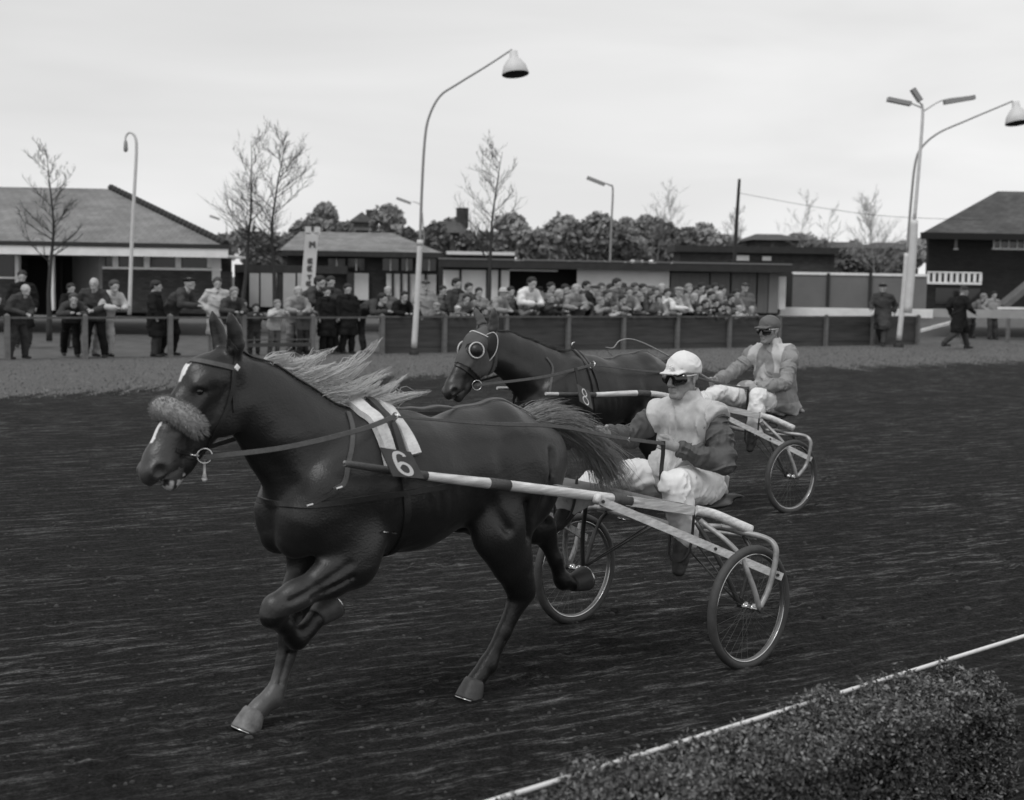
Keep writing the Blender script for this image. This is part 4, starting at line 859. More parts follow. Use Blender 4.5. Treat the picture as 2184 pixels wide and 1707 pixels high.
def mane_tail(F, root, who):
    dx, dz = F.h
    m = MB()
    if who == 'A':
        # long pale locks blown back from the crest, each tapering to a wisp
        for l in range(17):
            t0 = (l+random.uniform(-.25, .25))/16; L0 = random.uniform(.24, .42)*(.6 if t0 < .1 else 1)*(1.15 if .3 < t0 < .7 else .9)
            el = random.uniform(.05, .25); e2 = random.uniform(.3, 1.15)*(1.0 if .2 < t0 < .75 else .55); yd = random.gauss(.02, .10); G = []; p = Vector((0, 0, 0)); n = 11
            for k in range(n+1):
                G.append(p.copy()); a = el+(e2-el)*(k/n)**1.4+.12*math.sin(k*.9+l); p = p+Vector((-math.cos(a), yd*(1+.6*math.sin(k*.5)), math.sin(a)))*L0/n
            for i in range(44):
                t = min(1, max(0, t0+random.gauss(0, .026))); x = 2.66-.60*t; hit = F.bvh.ray_cast(Vector((x, random.gauss(0, .008), 2.0)), Vector((0, 0, -1))); p = hit[0] if hit[0] else Vector((x, 0, 1.6))
                x0 = 2.66-.60*t0; h0 = F.bvh.ray_cast(Vector((x0, 0, 2.0)), Vector((0, 0, -1)))[0] or p; off = p-h0; k = random.uniform(.6, 1.02); o2 = Vector((random.gauss(0, .012), random.gauss(0, .010), random.gauss(0, .012)))
                pts = [h0+G[q]*k+off*(1-q/n)**.9+o2*math.sin(q/n*3.0)*(1 if random.random() < .9 else 2) for q in range(n+1)]; m.tube(pts, [.0019*(1-.8*q/n) for q in range(n+1)], 3, cap=False)
        F.hang(m.build('mane', hairm), root)
    else:
        for i in range(420):
            t = random.random(); x = 2.86+dx-.85*t; z = 1.9
            hit = F.bvh.ray_cast(Vector((x, 0, z+.2)), Vector((0, random.gauss(0, .012), -1)).normalized())
            if not hit[0]: continue
            hair(m, hit[0], (-.8, random.gauss(0, .4), .45), random.uniform(.03, .08)*(1.6 if t > .75 else 1), .0022, (-.2, 0, -.9), 4)
        F.hang(m.build('mane', tails), root)
    m = MB()
    if who == 'A':
        core = crom([(1.06, 0, 1.345), (.94, 0, 1.365), (.80, .0, 1.335), (.66, .01, 1.265), (.55, .03, 1.16), (.47, .03, 1.04)], 10)
        m.tube(core, [.045-.03*i/len(core) for i in range(len(core))], 8)
        for i in range(6500):
            t = random.random()*.92; k = int(t*(len(core)-2)); p = core[k]; d = (core[k+1]-core[k]).normalized()
            o = Vector((random.gauss(0, .02), random.gauss(0, .036), random.gauss(0, .02)))
            hair(m, p+o*1.25, d+o*4.0+Vector((0, 0, .0)), random.uniform(.08, .24), .0017, (-.25, random.gauss(0, .12), -.5+random.gauss(0, .22)), 6)
        F.hang(m.build('tail', taild), root)
    else:
        core = crom([(1.06, 0, 1.33), (.95, 0, 1.34), (.82, .0, 1.25), (.76, .0, 1.1), (.74, .0, .9)], 10)
        m.tube(core, [.045-.03*i/len(core) for i in range(len(core))], 8)
        for i in range(600):
            t = random.random()*.95; k = int(t*(len(core)-2)); p = core[k]; d = (core[k+1]-core[k]).normalized()
            o = Vector((random.gauss(0, .02), random.gauss(0, .03), random.gauss(0, .02)))
            hair(m, p+o, d+o*5, random.uniform(.2, .42), .0025, (-.1, 0, -.6), 5)
        F.hang(m.build('tail', tails), root)
def ring_pts(c, r, nrm, n=20):
    M = Matrix.Translation(c) @ rot_to(nrm); return [M @ Vector((r*math.cos(2*math.pi*k/n), r*math.sin(2*math.pi*k/n), 0)) for k in range(n)]
def digit(m, ch, M, wdt=.011):
    """painted numeral: a ribbon following the figure's strokes, standing a little proud of the plate"""
    if ch == '6': st = [(.030, .050), (.024, .066), (.004, .073), (-.018, .060), (-.029, .030), (-.032, -.005), (-.030, -.040), (-.018, -.064), (.004, -.072), (.024, -.060), (.032, -.034), (.026, -.008), (.006, .004), (-.014, -.004), (-.027, -.022)]; closed = False
    else: st = [(.0, .002), (-.022, .018), (-.027, .042), (-.016, .066), (.0, .074), (.016, .066), (.027, .042), (.022, .018), (0, .002), (-.026, -.018), (-.033, -.045), (-.020, -.070), (0, -.078), (.020, -.070), (.033, -.045), (.026, -.018), (0, .002)]; closed = False
    P = crom([(a, b, 0) for a, b in st], 6); vs = []; n = len(P)
    for i in range(n):
        t = (P[min(i+1, n-1)]-P[max(i-1, 0)]).normalized(); s = Vector((-t.y, t.x, 0))*wdt/2*(1 if ch == '6' else .62)
        vs += [M @ (P[i]+s), M @ (P[i]-s)]
    m.add(vs, [(2*i, 2*i+1, 2*i+3, 2*i+2) for i in range(n-1)])
padm = mat('white_wool_pad', .62, .9, .2, 25, .4, 120)
platem = mat('dark_number_plate', .085, .7, .25, 12)
whitep = mat('white_figure_paint', .8, .7, .06, 20)
def harness_A(F):
    h = F.root('harness', (2.1, 0, 1.4))
    H = lambda o: F.hang(o, h)
    # bridle: browband, cheek strap, throat latch, noseband under the sheepskin
    m = MB()
    P, N = on_horse(F, [(394, 768), (430, 772), (470, 780), (500, 786)]); m.strap(P, N, .026, .005)
    H(m.build('browband', leather2))
    m = MB(); P, N = on_horse(F, [(501, 782), (506, 787)]); m.strap(P, N, .026, .008); H(m.build('browband_rosette', whitep))
    m = MB()
    for pts in ([(497, 785), (494, 830), (480, 880), (455, 930), (436, 968)], [(505, 745), (503, 765), (499, 790), (497, 840), (500, 880)], [(486, 724), (500, 742), (506, 760)]):
        P, N = on_horse(F, pts); m.strap(P, N, .018, .004)
    H(m.build('cheek_strap', leather))
    m = MB(); P, N = on_horse(F, [(375, 960), (400, 967), (425, 972), (440, 972)]); m.strap(P, N, .02, .005)
    P, N = on_horse(F, [(384, 972), (400, 975), (412, 977), (432, 978)]); m.strap(P, N, .012, .006); H(m.build('noseband', leather))
    bc = F.on(436, 973, .075); m = MB(); m.tube(ring_pts(bc, .032, (.35, 1, 0)), .0042, 6, closed=True)
    m.tube([bc+Vector((.02, -.01, .0)), F.on(405, 970, .05)], .006, 6); H(m.build('bit', steel))
    m = MB(); q = F.on(436, 984, .06); m.tube([q, q+Vector((0, 0, -.05)), q+Vector((.0, .0, -.075))], [.004, .006, .012], 8); m.tube([q+Vector((.0, .0, -.075)), q+Vector((.002, .0, -.088))], [.014, .006], 8); H(m.build('bit_tassel', padm))
    # sheepskin shadow roll across the nose
    m = MB(); c = [F.on(u, v, y) for u, v, y in ((352, 880, -.11), (346, 872, -.06), (360, 873, .0), (385, 884, .055), (408, 900, .095), (424, 916, .11))]
    core = crom(c, 8); rs = [.040+.014*math.sin(math.pi*min(1, i/(len(core)-1)*1.0)**.8) for i in range(len(core))]
    m.tube(core, rs, 14)
    for i in range(5200):
        k = random.randrange(len(core)-1); a = core[k].lerp(core[k+1], random.random()); d = Vector((random.gauss(0, 1), random.gauss(0, 1), random.gauss(0, 1))); t = (core[k+1]-core[k]).normalized()
        d = (d-t*d.dot(t)*(.2 if 0 < k < len(core)-2 else 0)).normalized(); hair(m, a+d*rs[k]*.92, d+t*.5, random.uniform(.012, .024), .0014, t*.8, 2)
    H(m.build('shadow_roll', wool))
    # overcheck along the crest
    m = MB()
    P = [Vector((2.80, 0, 1.83)), Vector((2.70, 0, 1.765)), Vector((2.5, 0, 1.655)), Vector((2.28, 0, 1.53)), Vector((2.12, 0, 1.475))]
    Q = []
    for p in crom(P, 8):
        hit = F.bvh.ray_cast(p+Vector((0, 0, .4)), Vector((0, 0, -1))); z = hit[0].z+.006 if hit[0] else p.z; Q.append(Vector((p.x, p.y+.004, z)))
    m.tube(Q, .006, 6); m.tube([q+Vector((0, .016, -.002)) for q in Q], .005, 6); H(m.build('overcheck', leather))
    # saddle pads, saddle strap and girth
    for off, nm in ((.105, 'saddle_pad'), (-.06, 'saddle_pad')):
        m = MB(); P, N = around(F, (2.02+off*.9, 0, 1.12), .12, -68, 68 if off > 0 else 58, 44, .002); m.strap(P, N, .075, .028); H(m.build(nm, padm))
    m = MB(); P, N = around(F, (2.045, 0, 1.12), .12, -80, 84, 44, .02); m.strap(P, N, .05, .012); H(m.build('saddle', leather))
    m = MB(); P, N = around(F, (2.045, 0, 1.12), .12, 60, 300, 60, .004); m.strap(P, N, .04, .006); H(m.build('girth', leather))
    for a in (-28, 28):
        P, N = around(F, (2.045, 0, 1.12), .12, a-1, a+1, 2, .03); m = MB(); m.tube(ring_pts(P[1]+N[1]*.02, .019, (1, 0, .3)), .0035, 6, closed=True); H(m.build('terret', steel)); F.__dict__['ter%d' % (a > 0)] = P[1]+N[1]*.02
    m = MB(); P, N = around(F, (2.045, 0, 1.12), .12, -2, 2, 4, .03); m.tube([P[2], P[2]+Vector((.01, 0, .035)), P[2]+Vector((.03, 0, .03))], .005, 6); H(m.build('check_hook', steel))
    # breast strap, neck strap, trace
    m = MB(); P, N = on_horse(F, [(742, 880), (752, 915), (750, 955), (742, 990), (734, 1030), (712, 1045)], .003); m.strap(P, N, .024, .005); H(m.build('neck_strap', leather2))
    m = MB(); P, N = on_horse(F, [(550, 1066), (600, 1075), (660, 1078), (720, 1072), (790, 1062), (880, 1050), (960, 1036)], .003); m.strap(P, N, .03, .006)
    P, N = on_horse(F, [(660, 1078), (695, 1060), (722, 1040)], .004); m.strap(P, N, .018, .006); H(m.build('breast_strap', leather))
    for (u, v) in ((662, 1077), (722, 1040)):
        m = MB(); P, N = on_horse(F, [(u-6, v+2), (u+6, v-2)], .009); m.strap(P, N, .008, .003); H(m.build('buckle', steel))
    for (u, v) in [(818, 1135), (836, 1135)]:
        m = MB(); P, N = on_horse(F, [(u-5, v), (u+6, v)], .012); m.strap(P, N, .006, .004); H(m.build('buckle', steel))
    # back strap to the crupper
    m = MB(); Q = []; 
    for p in crom([(2.0, .0, 1.5), (1.8, 0, 1.5), (1.55, 0, 1.5), (1.32, 0, 1.5), (1.15, .03, 1.5), (1.04, .07, 1.43)], 9):
        hit = F.bvh.ray_cast(Vector((p.x, p.y, 1.9)), Vector((0, 0, -1))); Q.append(hit[0]+Vector((0, 0, .006)) if hit[0] else Vector(p))
    Q[:18] = [Vector((q.x, q.y, max(q.z, 1.455+.004*math.sin(i)))) for i, q in enumerate(Q[:18])]
    m.strap(Q, [Vector((0, .25, 1))]*len(Q), .028, .005); H(m.build('back_strap', leather2))
    number_plate(F, h, '6', [(809, 954), (875, 964), (904, 1021), (837, 1016)], .415, .42, .019, .62)
    tag(h, 'dark harness with pale saddle pads, plate 6 and sheepskin noseband on nearer horse', 'harness')
    return h
def number_plate(F, h, ch, cor, y0, y1, fw=.021, k=1.0):
    """flat plate hanging outside the shaft; corners clockwise from the upper left"""
    c = [F.on(cor[0][0], cor[0][1], y0), F.on(cor[1][0], cor[1][1], y0), F.on(cor[2][0], cor[2][1], y1), F.on(cor[3][0], cor[3][1], y1)]
    n = (c[1]-c[0]).cross(c[3]-c[0]).normalized(); n = n if n.y > 0 else -n
    vs = [p-n*.004 for p in c]+[p+n*.004 for p in c]; m = MB(); m.add(vs, [(0, 1, 2, 3), (7, 6, 5, 4), (0, 4, 5, 1), (1, 5, 6, 2), (2, 6, 7, 3), (3, 7, 4, 0)])
    pl = F.hang(m.build('number_plate', platem), h)
    m = MB(); digit(m, ch, Matrix.Identity(4), fw)
    def bil(p):
        s, t = .5+p[0]/.098*k, .5-p[1]/.182; top = c[0].lerp(c[1], s); bot = c[3].lerp(c[2], s); return tuple(top.lerp(bot, t)+n*.0055)
    m.v = [bil(p) for p in m.v]; nu = m.build('numeral', whitep); nu.parent = pl
    return pl
hoodm = mat('grey_hood_cloth', .09, .9, .15, 20, .3, 500, bdist=.001)
def harness_B(F, body):
    h = F.root('harness', (2.1, 0, 1.35)); H = lambda o: F.hang(o, h); dx, dz = F.h
    # cloth hood over face and ears, cut from the head's own surface
    me = body.data; n = len(me.vertices); co = np.empty(n*3, np.float32); me.vertices.foreach_get('co', co); co = co.reshape(-1, 3).astype(float)
    no = np.empty(n*3, np.float32); me.vertices.foreach_get('normal', no); no = no.reshape(-1, 3)
    x, y, z = co[:, 0]-dx, co[:, 1], co[:, 2]-dz
    s = (x-2.86)*.455-(z-1.76)*.89; g = (x-2.86)*.89+(z-1.76)*.455
    ok = (s < .372+.35*np.clip(-g-.0, -.2, .1)*0+.12*np.clip(.05-g, 0, .3)) & (g > -.20+.0*s) & (x > 2.79) & ((x-3.014)**2+(z-1.592)**2 > .056**2)
    ok &= (z > 1.30)
    pv = np.array([p.vertices[:] for p in me.polygons]); keep = ok[pv].all(1); pv = pv[keep]
    used, inv = np.unique(pv, return_inverse=True); pv = inv.reshape(-1, 4); V = co[used]+no[used]*.006
    m = MB(); m.add(V, [tuple(q) for q in pv], True); o = m.build('hood', hoodm); md = o.modifiers.new('thick', 'SOLIDIFY'); md.thickness = .003; H(o)
    for sd in (-1, 1):
        m = MB(); c = Vector((3.012+dx, sd*.098, 1.592+dz)); m.tube(ring_pts(c, .062, (.30, sd, .12), 32), .0065, 8, closed=True); H(m.build('eye_ring', padm)); m = MB(); m.lathe([(.001, .034), (.02, .031), (.04, .020), (.052, .004), (.060, -.022)], Matrix.Translation(c) @ rot_to((.30, sd, .12)), 24); H(m.build('eye_cup', leather))
        m = MB(); m.cm = 0      # blinker flap standing behind the eye, pale piping on its rim
        P = [Vector((2.90+dx, sd*.075, 1.715+dz)), Vector((2.86+dx, sd*.115, 1.735+dz)), Vector((2.835+dx, sd*.135, 1.70+dz)), Vector((2.83+dx, sd*.135, 1.63+dz)), Vector((2.845+dx, sd*.12, 1.56+dz)), Vector((2.875+dx, sd*.085, 1.50+dz))]
        rim = crom(P, 5); cen = Vector((2.925+dx, sd*.08, 1.61+dz)); k = len(rim)
        m.add([cen]+[tuple(r) for r in rim]+[tuple(cen+Vector((-.006, 0, 0)))]+[tuple(r+Vector((-.006, 0, 0))) for r in rim], [(0, i+1, i+2) for i in range(k-1)]+[(k+1, k+3+i, k+2+i) for i in range(k-1)]+[(i+1, k+2+i, k+3+i, i+2) for i in range(k-1)], False)
        b = m.build('blinker', leather); H(b); m = MB(); m.tube(rim, .004, 6); q = m.build('piping', padm); q.parent = b
    m = MB(); P, N = on_horse(F, [(1001, 707), (1015, 710), (1035, 718), (1052, 726)], .008); m.strap(P, N, .010, .005); H(m.build('browband', padm))
    m = MB(); P, N = on_horse(F, [(1053, 724), (1059, 727)], .012); m.strap(P, N, .022, .008); H(m.build('browband_rosette', padm))
    m = MB()
    for pts in ([(1010, 700), (1022, 692), (1036, 690)], [(1056, 728), (1054, 760), (1045, 790), (1024, 815)], [(968, 778), (985, 785), (1005, 800), (1018, 812)]):
        P, N = on_horse(F, pts, .008); m.strap(P, N, .014, .004)
    H(m.build('cheek_strap', leather))
    bc = F.on(1017, 822, .065); F.bit = bc; m = MB(); m.tube(ring_pts(bc, .04, (.3, 1, 0)), .0045, 6, closed=True); H(m.build('bit', steel))
    for off, nm in ((.0, 'saddle'), (-.06, 'saddle')):
        m = MB(); P, N = around(F, (2.02+off, 0, 1.08), .12, -80, 84, 44, .004); m.strap(P, N, .035, .01); H(m.build(nm, leather))
    m = MB(); P, N = around(F, (2.02, 0, 1.08), .12, 60, 300, 60, .004); m.strap(P, N, .035, .006); H(m.build('girth', leather))
    for a in (-32, 32):
        P, N = around(F, (2.0, 0, 1.08), .12, a-1, a+1, 2, .012); m = MB(); m.tube(ring_pts(P[1]+N[1]*.03, .03, (1, 0, .3)), .005, 6, closed=True); H(m.build('terret', steel)); F.__dict__['ter%d' % (a > 0)] = P[1]+N[1]*.03
    m = MB(); P, N = around(F, (2.02, 0, 1.08), .12, -2, 2, 4, .012); m.tube([P[2], P[2]+Vector((.01, 0, .05)), P[2]+Vector((-.02, 0, .06))], .006, 6); H(m.build('check_hook', steel))
    m = MB(); P, N = on_horse(F, [(1165, 763), (1178, 783), (1177, 805), (1172, 840)], .003); m.strap(P, N, .022, .005); H(m.build('neck_strap', leather2))
    m = MB(); P, N = on_horse(F, [(1073, 866), (1100, 862), (1150, 852), (1210, 846), (1260, 852)], .003); m.strap(P, N, .03, .006); H(m.build('breast_strap', leather))
    m = MB(); Q = [F.on(1213, 760, 0), F.on(1250, 768, 0), F.on(1300, 765, 0)]
    m.strap(crom(Q, 6), [Vector((0, .3, 1))]*13, .03, .008); Q = []
    for p in crom([(1.72, 0, 1), (1.5, 0, 1), (1.3, 0, 1), (1.12, .02, 1)], 8):
        hit = F.bvh.ray_cast(Vector((p.x, p.y, 1.9)), Vector((0, 0, -1)))
        if hit[0]: Q.append(hit[0]+Vector((0, 0, .006)))
    m.strap(Q, [Vector((0, .25, 1))]*len(Q), .024, .005); H(m.build('back_strap', leather2))
    number_plate(F, h, '8', [(1230, 819), (1257, 835), (1264, 874), (1237, 857)], .41, .43, .016, .62)
    m = MB(); e = F.on(1233, 800, .33); m.beam(F.on(1228, 785, .3), F.on(1236, 828, .34), .03, .008, up=(0, 1, 0)); H(m.build('plate_strap', leather))
    tag(h, 'dark racing harness with grey face hood, ringed blinkers and plate 8 on the farther horse', 'harness')
    return h
wood = mat('worn_ash_wood', .6, .6, .45, 6, .2, 60, stretch=(1, 9, 9), coords='Object')
tape = mat('dark_cloth_tape', .07, .8, .3, 60, .3)
tube_m = mat('worn_steel_tube', .28, .42, .5, 14, .1, metal=.25)
darkst = mat('dark_steel_tube', .05, .45, .4, 14, .1, metal=.2)
rubber = mat('tyre_rubber', .055, .72, .35, 12, .2, 80)
rimd = mat('dull_rim_channel', .22, .45, metal=.8)
spokem = mat('dull_spokes', .16, .4, metal=.8)
rimm = mat('polished_rim', .7, .2, metal=1.0)
canvas = mat('grey_canvas_screen', .17, .85, .2, 5, .3, 200, bdist=.002)
def sulky(F, label, crx=-.12, zsh=0.0, tips=((2.45, .33, 1.27), (2.0, .345, 1.18))):
    root = F.root('sulky', (0, 0, 0)); H = lambda o: F.hang(o, root)
    def wheel(s):
        wr = empty('wheel', (0, s*.665, .34)); wr.parent = root
        # the wheel as its own mesh parts, centred on the hub
        m = MB(); Rr = .3155
        m.tube([(Rr*math.cos(2*math.pi*k/64), 0, Rr*math.sin(2*math.pi*k/64)) for k in range(64)], .0245, 12, closed=True); t = m.build('tyre', rubber, wr)
        m = MB()
        for yy, rr in ((-.012, .2925), (.012, .2925)): m.tube([(rr*math.cos(2*math.pi*k/64), yy, rr*math.sin(2*math.pi*k/64)) for k in range(64)], .0045, 6, closed=True)
        m.cm = 1; m.lathe([(.290, -.012), (.283, -.006), (.281, 0), (.283, .006), (.290, .012)], Matrix.Rotation(math.pi/2, 4, 'X'), 64); m.build('rim', [rimm, rimd], wr)
        m = MB()
        for k in range(32):
            a = 2*math.pi*k/32; b = a+(.42 if k % 2 else -.42); sd = .028 if (k//2) % 2 else -.028
            m.tube([(.02*math.cos(b), sd, .02*math.sin(b)), (.284*math.cos(a), 0, .284*math.sin(a))], .0009, 4, cap=False)
        m.build('spokes', spokem, wr)
        m = MB(); m.lathe([(.006, -.062), (.012, -.06), (.012, -.035), (.026, -.033), (.026, -.024), (.016, -.02), (.014, 0), (.016, .02), (.026, .024), (.026, .033), (.012, .035), (.012, .06), (.006, .062)], Matrix.Rotation(math.pi/2, 4, 'X'), 18); m.build('hub', steel, wr)
    for s in (1, -1): wheel(s)
    for s in (1, -1):
        m = MB(); P = [Vector((x, y*s, z)) for x, y, z in (tips[0], tips[1], (1.5, .36, 1.095+zsh), (.936, .36, .996+zsh), (.55, .36, .925+zsh), (.15, .365, .848+zsh))]
        Q = crom(P, 8); k = len(Q); m.tube(Q[:k-8], [.013+.013*min(1, i/14) for i in range(k-8)], 12)
        m.beam(Q[k-12], Q[-1], .045, .052); H(m.build('shaft', wood))
        for a, b in ((0 if not zsh else 2, 8), (14, 16), (27, 30)):
            m = MB(); b = min(b, k-1); m.tube([q+(Q[min(i+a+1, k-1)]-q)*0 for i, q in enumerate(Q[a:b+1])], [.0145+.013*min(1, (i+a)/14)+(.006 if a > 20 else 0) for i in range(b-a+1)], 12); H(m.build('tape_band', tape))
        m = MB(); rp = crom([(.14, .39*s, .85+zsh), (.05, .44*s, .825+zsh), (-.05, .51*s, .775+zsh), (-.13, .56*s, .735+zsh)], 6)
        m.tube(rp, [.027-.0*i for i in range(len(rp))], 12); H(m.build('rear_shaft', wood))
        m = MB(); m.beam((.935, .40*s, .985+zsh), (-.17, .745*s, .50), .018, .042); m.tube([(.945, .395*s, .99+zsh), (.925, .425*s, .982+zsh)], .026, 12); H(m.build('brace_bar', wood))
        for t in (.03, .62, .97):
            m = MB(); p = Vector((.935, .40*s, .985+zsh)).lerp(Vector((-.17, .745*s, .50)), t); m.tube([p+Vector((0, .008*s, 0)), p+Vector((.006, .016*s, 0))], .009, 8); H(m.build('bolt', darkst))
        m = MB(); m.tube(crom([(-.06, .40*s, .74), (-.09, .52*s, .722), (crx, .64*s, .71), (crx-.01, .715*s, .68), (crx+.0, .74*s, .61), (crx+.05, .738*s, .45), (0, .728*s, .34)], 7), .0165, 10); H(m.build('wheel_arch', tube_m))
        m = MB(); m.tube(crom([(.15, .43*s, .80+zsh), (.09, .63*s, .66), (.05, .71*s, .50), (0, .735*s, .34)], 6), .0145, 10); H(m.build('fork_strut', tube_m))
        m = MB(); m.tube(crom([(.17, .42*s, .79+zsh), (.08, .53*s, .56), (0, .60*s, .34)], 6), .0135, 10); m.tube(crom([(crx, .52*s, .70), (crx+.02, .585*s, .60), (0, .595*s, .34)], 6), .0125, 10); H(m.build('inner_fork', darkst))
        m = MB(); m.tube([(0, .585*s, .34), (0, .745*s, .34)], .011, 8); m.tube([(0, .735*s, .34), (0, .75*s, .34)], .017, 6); H(m.build('axle_bolt', darkst))
        xf, zf = ((.12, .60) if s > 0 else (.52, .80)); zz = zf+(.07 if zsh else 0)
        m = MB(); m.tube(crom([(xf-.02, .345*s, zz+.24), (xf-.01, .335*s, zz+.05), (xf+.015, .30*s, zz-.045), (xf+.015, .21*s, zz-.045), (xf-.01, .18*s, zz+.05), (xf-.03, .18*s, zz+.2)], 6), .008, 8); H(m.build('stirrup', darkst))
    m = MB(); m.tube([(-.06, -.42, .74), (-.075, 0, .70), (-.06, .42, .74)], .0165, 10); m.tube([(crx, -.6, .70), (crx-.02, 0, .675), (crx, .6, .70)], .0125, 10); H(m.build('crossbar', tube_m))
    for sd in (1, -1):
        m = MB(); m.tube([(.0, -.6*sd, .36), (-.08, -.15*sd, .67)], .005, 6); m.tube([(.01, -.6*sd, .35), (-.02, -.05*sd, .69)], .005, 6); H(m.build('stay_wire', darkst))
    # seat on two leaf springs
    f = Fld((-.72+crx+.12, -.26, .70), (.1, .26, .9), .01); f.ell((-.34, 0, .80+zsh*.6), (.22, .19, .035), .02); f.seg((-.5, .06, .815+zsh*.6), (-.58, .10, .83+zsh*.6), .03, .012, .05, .06, .03); H(f.mesh('seat', leather))
    m = MB()
    for sd in (-1, 1): m.tube(crom([(-.1, .1*sd, .69), (-.3, .1*sd, .70), (-.42, .1*sd, .74), (-.3, .1*sd, .775)], 6), .007, 6)
    H(m.build('seat_spring', darkst))
    # canvas mud screen stretched between the shafts behind the horse
    m = MB(); nx, ny = 26, 18; vs = []
    for i in range(nx+1):
        for j in range(ny+1):
            b = j/ny; y = .335-.70*b; x1 = .13+.42*b**1.2 if True else 0; x = 1.12+(x1-1.12)*i/nx
            z = .848+zsh+(x-.15)*.188+.022+.045*b-.05*math.sin(math.pi*b)*math.sin(math.pi*i/nx)+.006*math.sin(x*23+y*9)
            vs.append((x, y, z))
    fs = [(i*(ny+1)+j, i*(ny+1)+j+1, (i+1)*(ny+1)+j+1, (i+1)*(ny+1)+j) for i in range(nx) for j in range(ny)]
    m.add(vs, fs, True); o = m.build('mud_screen', canvas if not zsh else leather); md = o.modifiers.new('t', 'SOLIDIFY'); md.thickness = .004; H(o)
    tag(root, label, 'sulky'); root['group'] = 'two-wheeled racing sulkies'
    return root
skin = mat('weathered_skin', .30, .55, .22, 40, .25, 220, bdist=.002, spec=.4)
gogm = mat('black_goggles', .008, .12, spec=.8)
def head(f, c, yaw=0.0, k=1.0):
    """face looking along +x turned by yaw; c = centre of the head"""
    cy, sy = math.cos(yaw), math.sin(yaw)
    T = lambda x, y, z: (c[0]+(x*cy-y*sy)*k, c[1]+(x*sy+y*cy)*k, c[2]+z*k)
    Lt = (-sy, cy, 0)
    f.ell(T(-.015, 0, .03), (.098*k, .076*k, .092*k), .01)
    f.seg(T(.025, 0, .01), T(.042, 0, -.088), .062*k, .038*k, .060*k, .036*k, .02, Lt)
    for s in (-1, 1):
        f.seg(T(-.02, s*.05, -.040), T(.045, s*.02, -.104), .026*k, .020*k, None, None, .018)       # jaw
        f.seg(T(.062, s*.045, -.024), T(.03, s*.062, -.02), .016*k, .016*k, None, None, .015)        # cheekbone
        f.seg(T(.086, s*.008, .02), T(.072, s*.048, .02), .013*k, .012*k, None, None, .012)          # brow
        f.ell(T(.090, s*.030, -.003), (.014*k, .018*k, .013*k), .008, 'c')
        f.ell(T(.074, s*.031, -.003), (.014*k, .014*k, .012*k), .002)                                 # eyeball under the lid
        f.seg(T(-.02, s*.078, .018), T(-.012, s*.080, -.03), .017*k, .011*k, .008*k, .007*k, .004, Lt)
        f.seg(T(-.035, s*.086, .02), T(-.03, s*.085, -.012), .010*k, .007*k, .006*k, .006*k, .003, Lt)
        f.seg(T(.094, s*.009, -.050), T(.088, s*.014, -.050), .009*k, .008*k, None, None, .005)       # nostril wing
    f.seg(T(.086, 0, .012), T(.112, 0, -.040), .010*k, .0145*k, None, None, .008)
    f.seg(T(.086, -.020, -.070), T(.086, .020, -.070), .0085*k, .0085*k, None, None, .006)
    f.seg(T(.084, -.018, -.082), T(.084, .018, -.082), .009*k, .009*k, None, None, .006)
    f.seg(T(.096, -.026, -.076), T(.096, .026, -.076), .0036*k, .0036*k, None, None, .004, op='c')
    f.seg(T(.068, -.01, -.108), T(.068, .01, -.108), .021*k, .021*k, None, None, .012)
    f.seg(T(-.03, 0, -.06), T(-.055, 0, -.16), .058*k, .062*k, .055*k, .062*k, .02)
    return T
def fist(f, P, fw, grip, inn, k=1.0):
    """closed hand at P: fw = along the forearm, grip = axis of the thing held, inn = towards the palm; four fingers and a thumb"""
    P, fw, grip, inn = Vector(P), Vector(fw).normalized(), Vector(grip).normalized(), Vector(inn).normalized()
    f.seg(P-fw*.045, P+fw*.005, .027*k, .032*k, .022*k, .024*k, .012, tuple(inn))
    for j, (L_, r) in enumerate(((1.0, .0100), (1.08, .0103), (1.0, .0098), (.84, .0088))):
        b = P+grip*(.032-.0215*j)+fw*.012-inn*.012; p1 = b+fw*.030*L_-inn*.002; p2 = p1+(fw*.25+inn).normalized()*.026*L_; p3 = p2+(inn*.35-fw).normalized()*.020*L_
        f.seg(b, p1, r*1.05, r, None, None, .004); f.seg(p1, p2, r, r*.95, None, None, .002); f.seg(p2, p3, r*.95, r*.85, None, None, .002)
    t0 = P-fw*.02+grip*.028+inn*.012; t1 = t0+(fw+grip*.5+inn*.7).normalized()*.034; t2 = t1+(fw+inn*.3-grip*.2).normalized()*.03
    f.seg(t0, t1, .0135, .0112, None, None, .006); f.seg(t1, t2, .0112, .0092, None, None, .003)
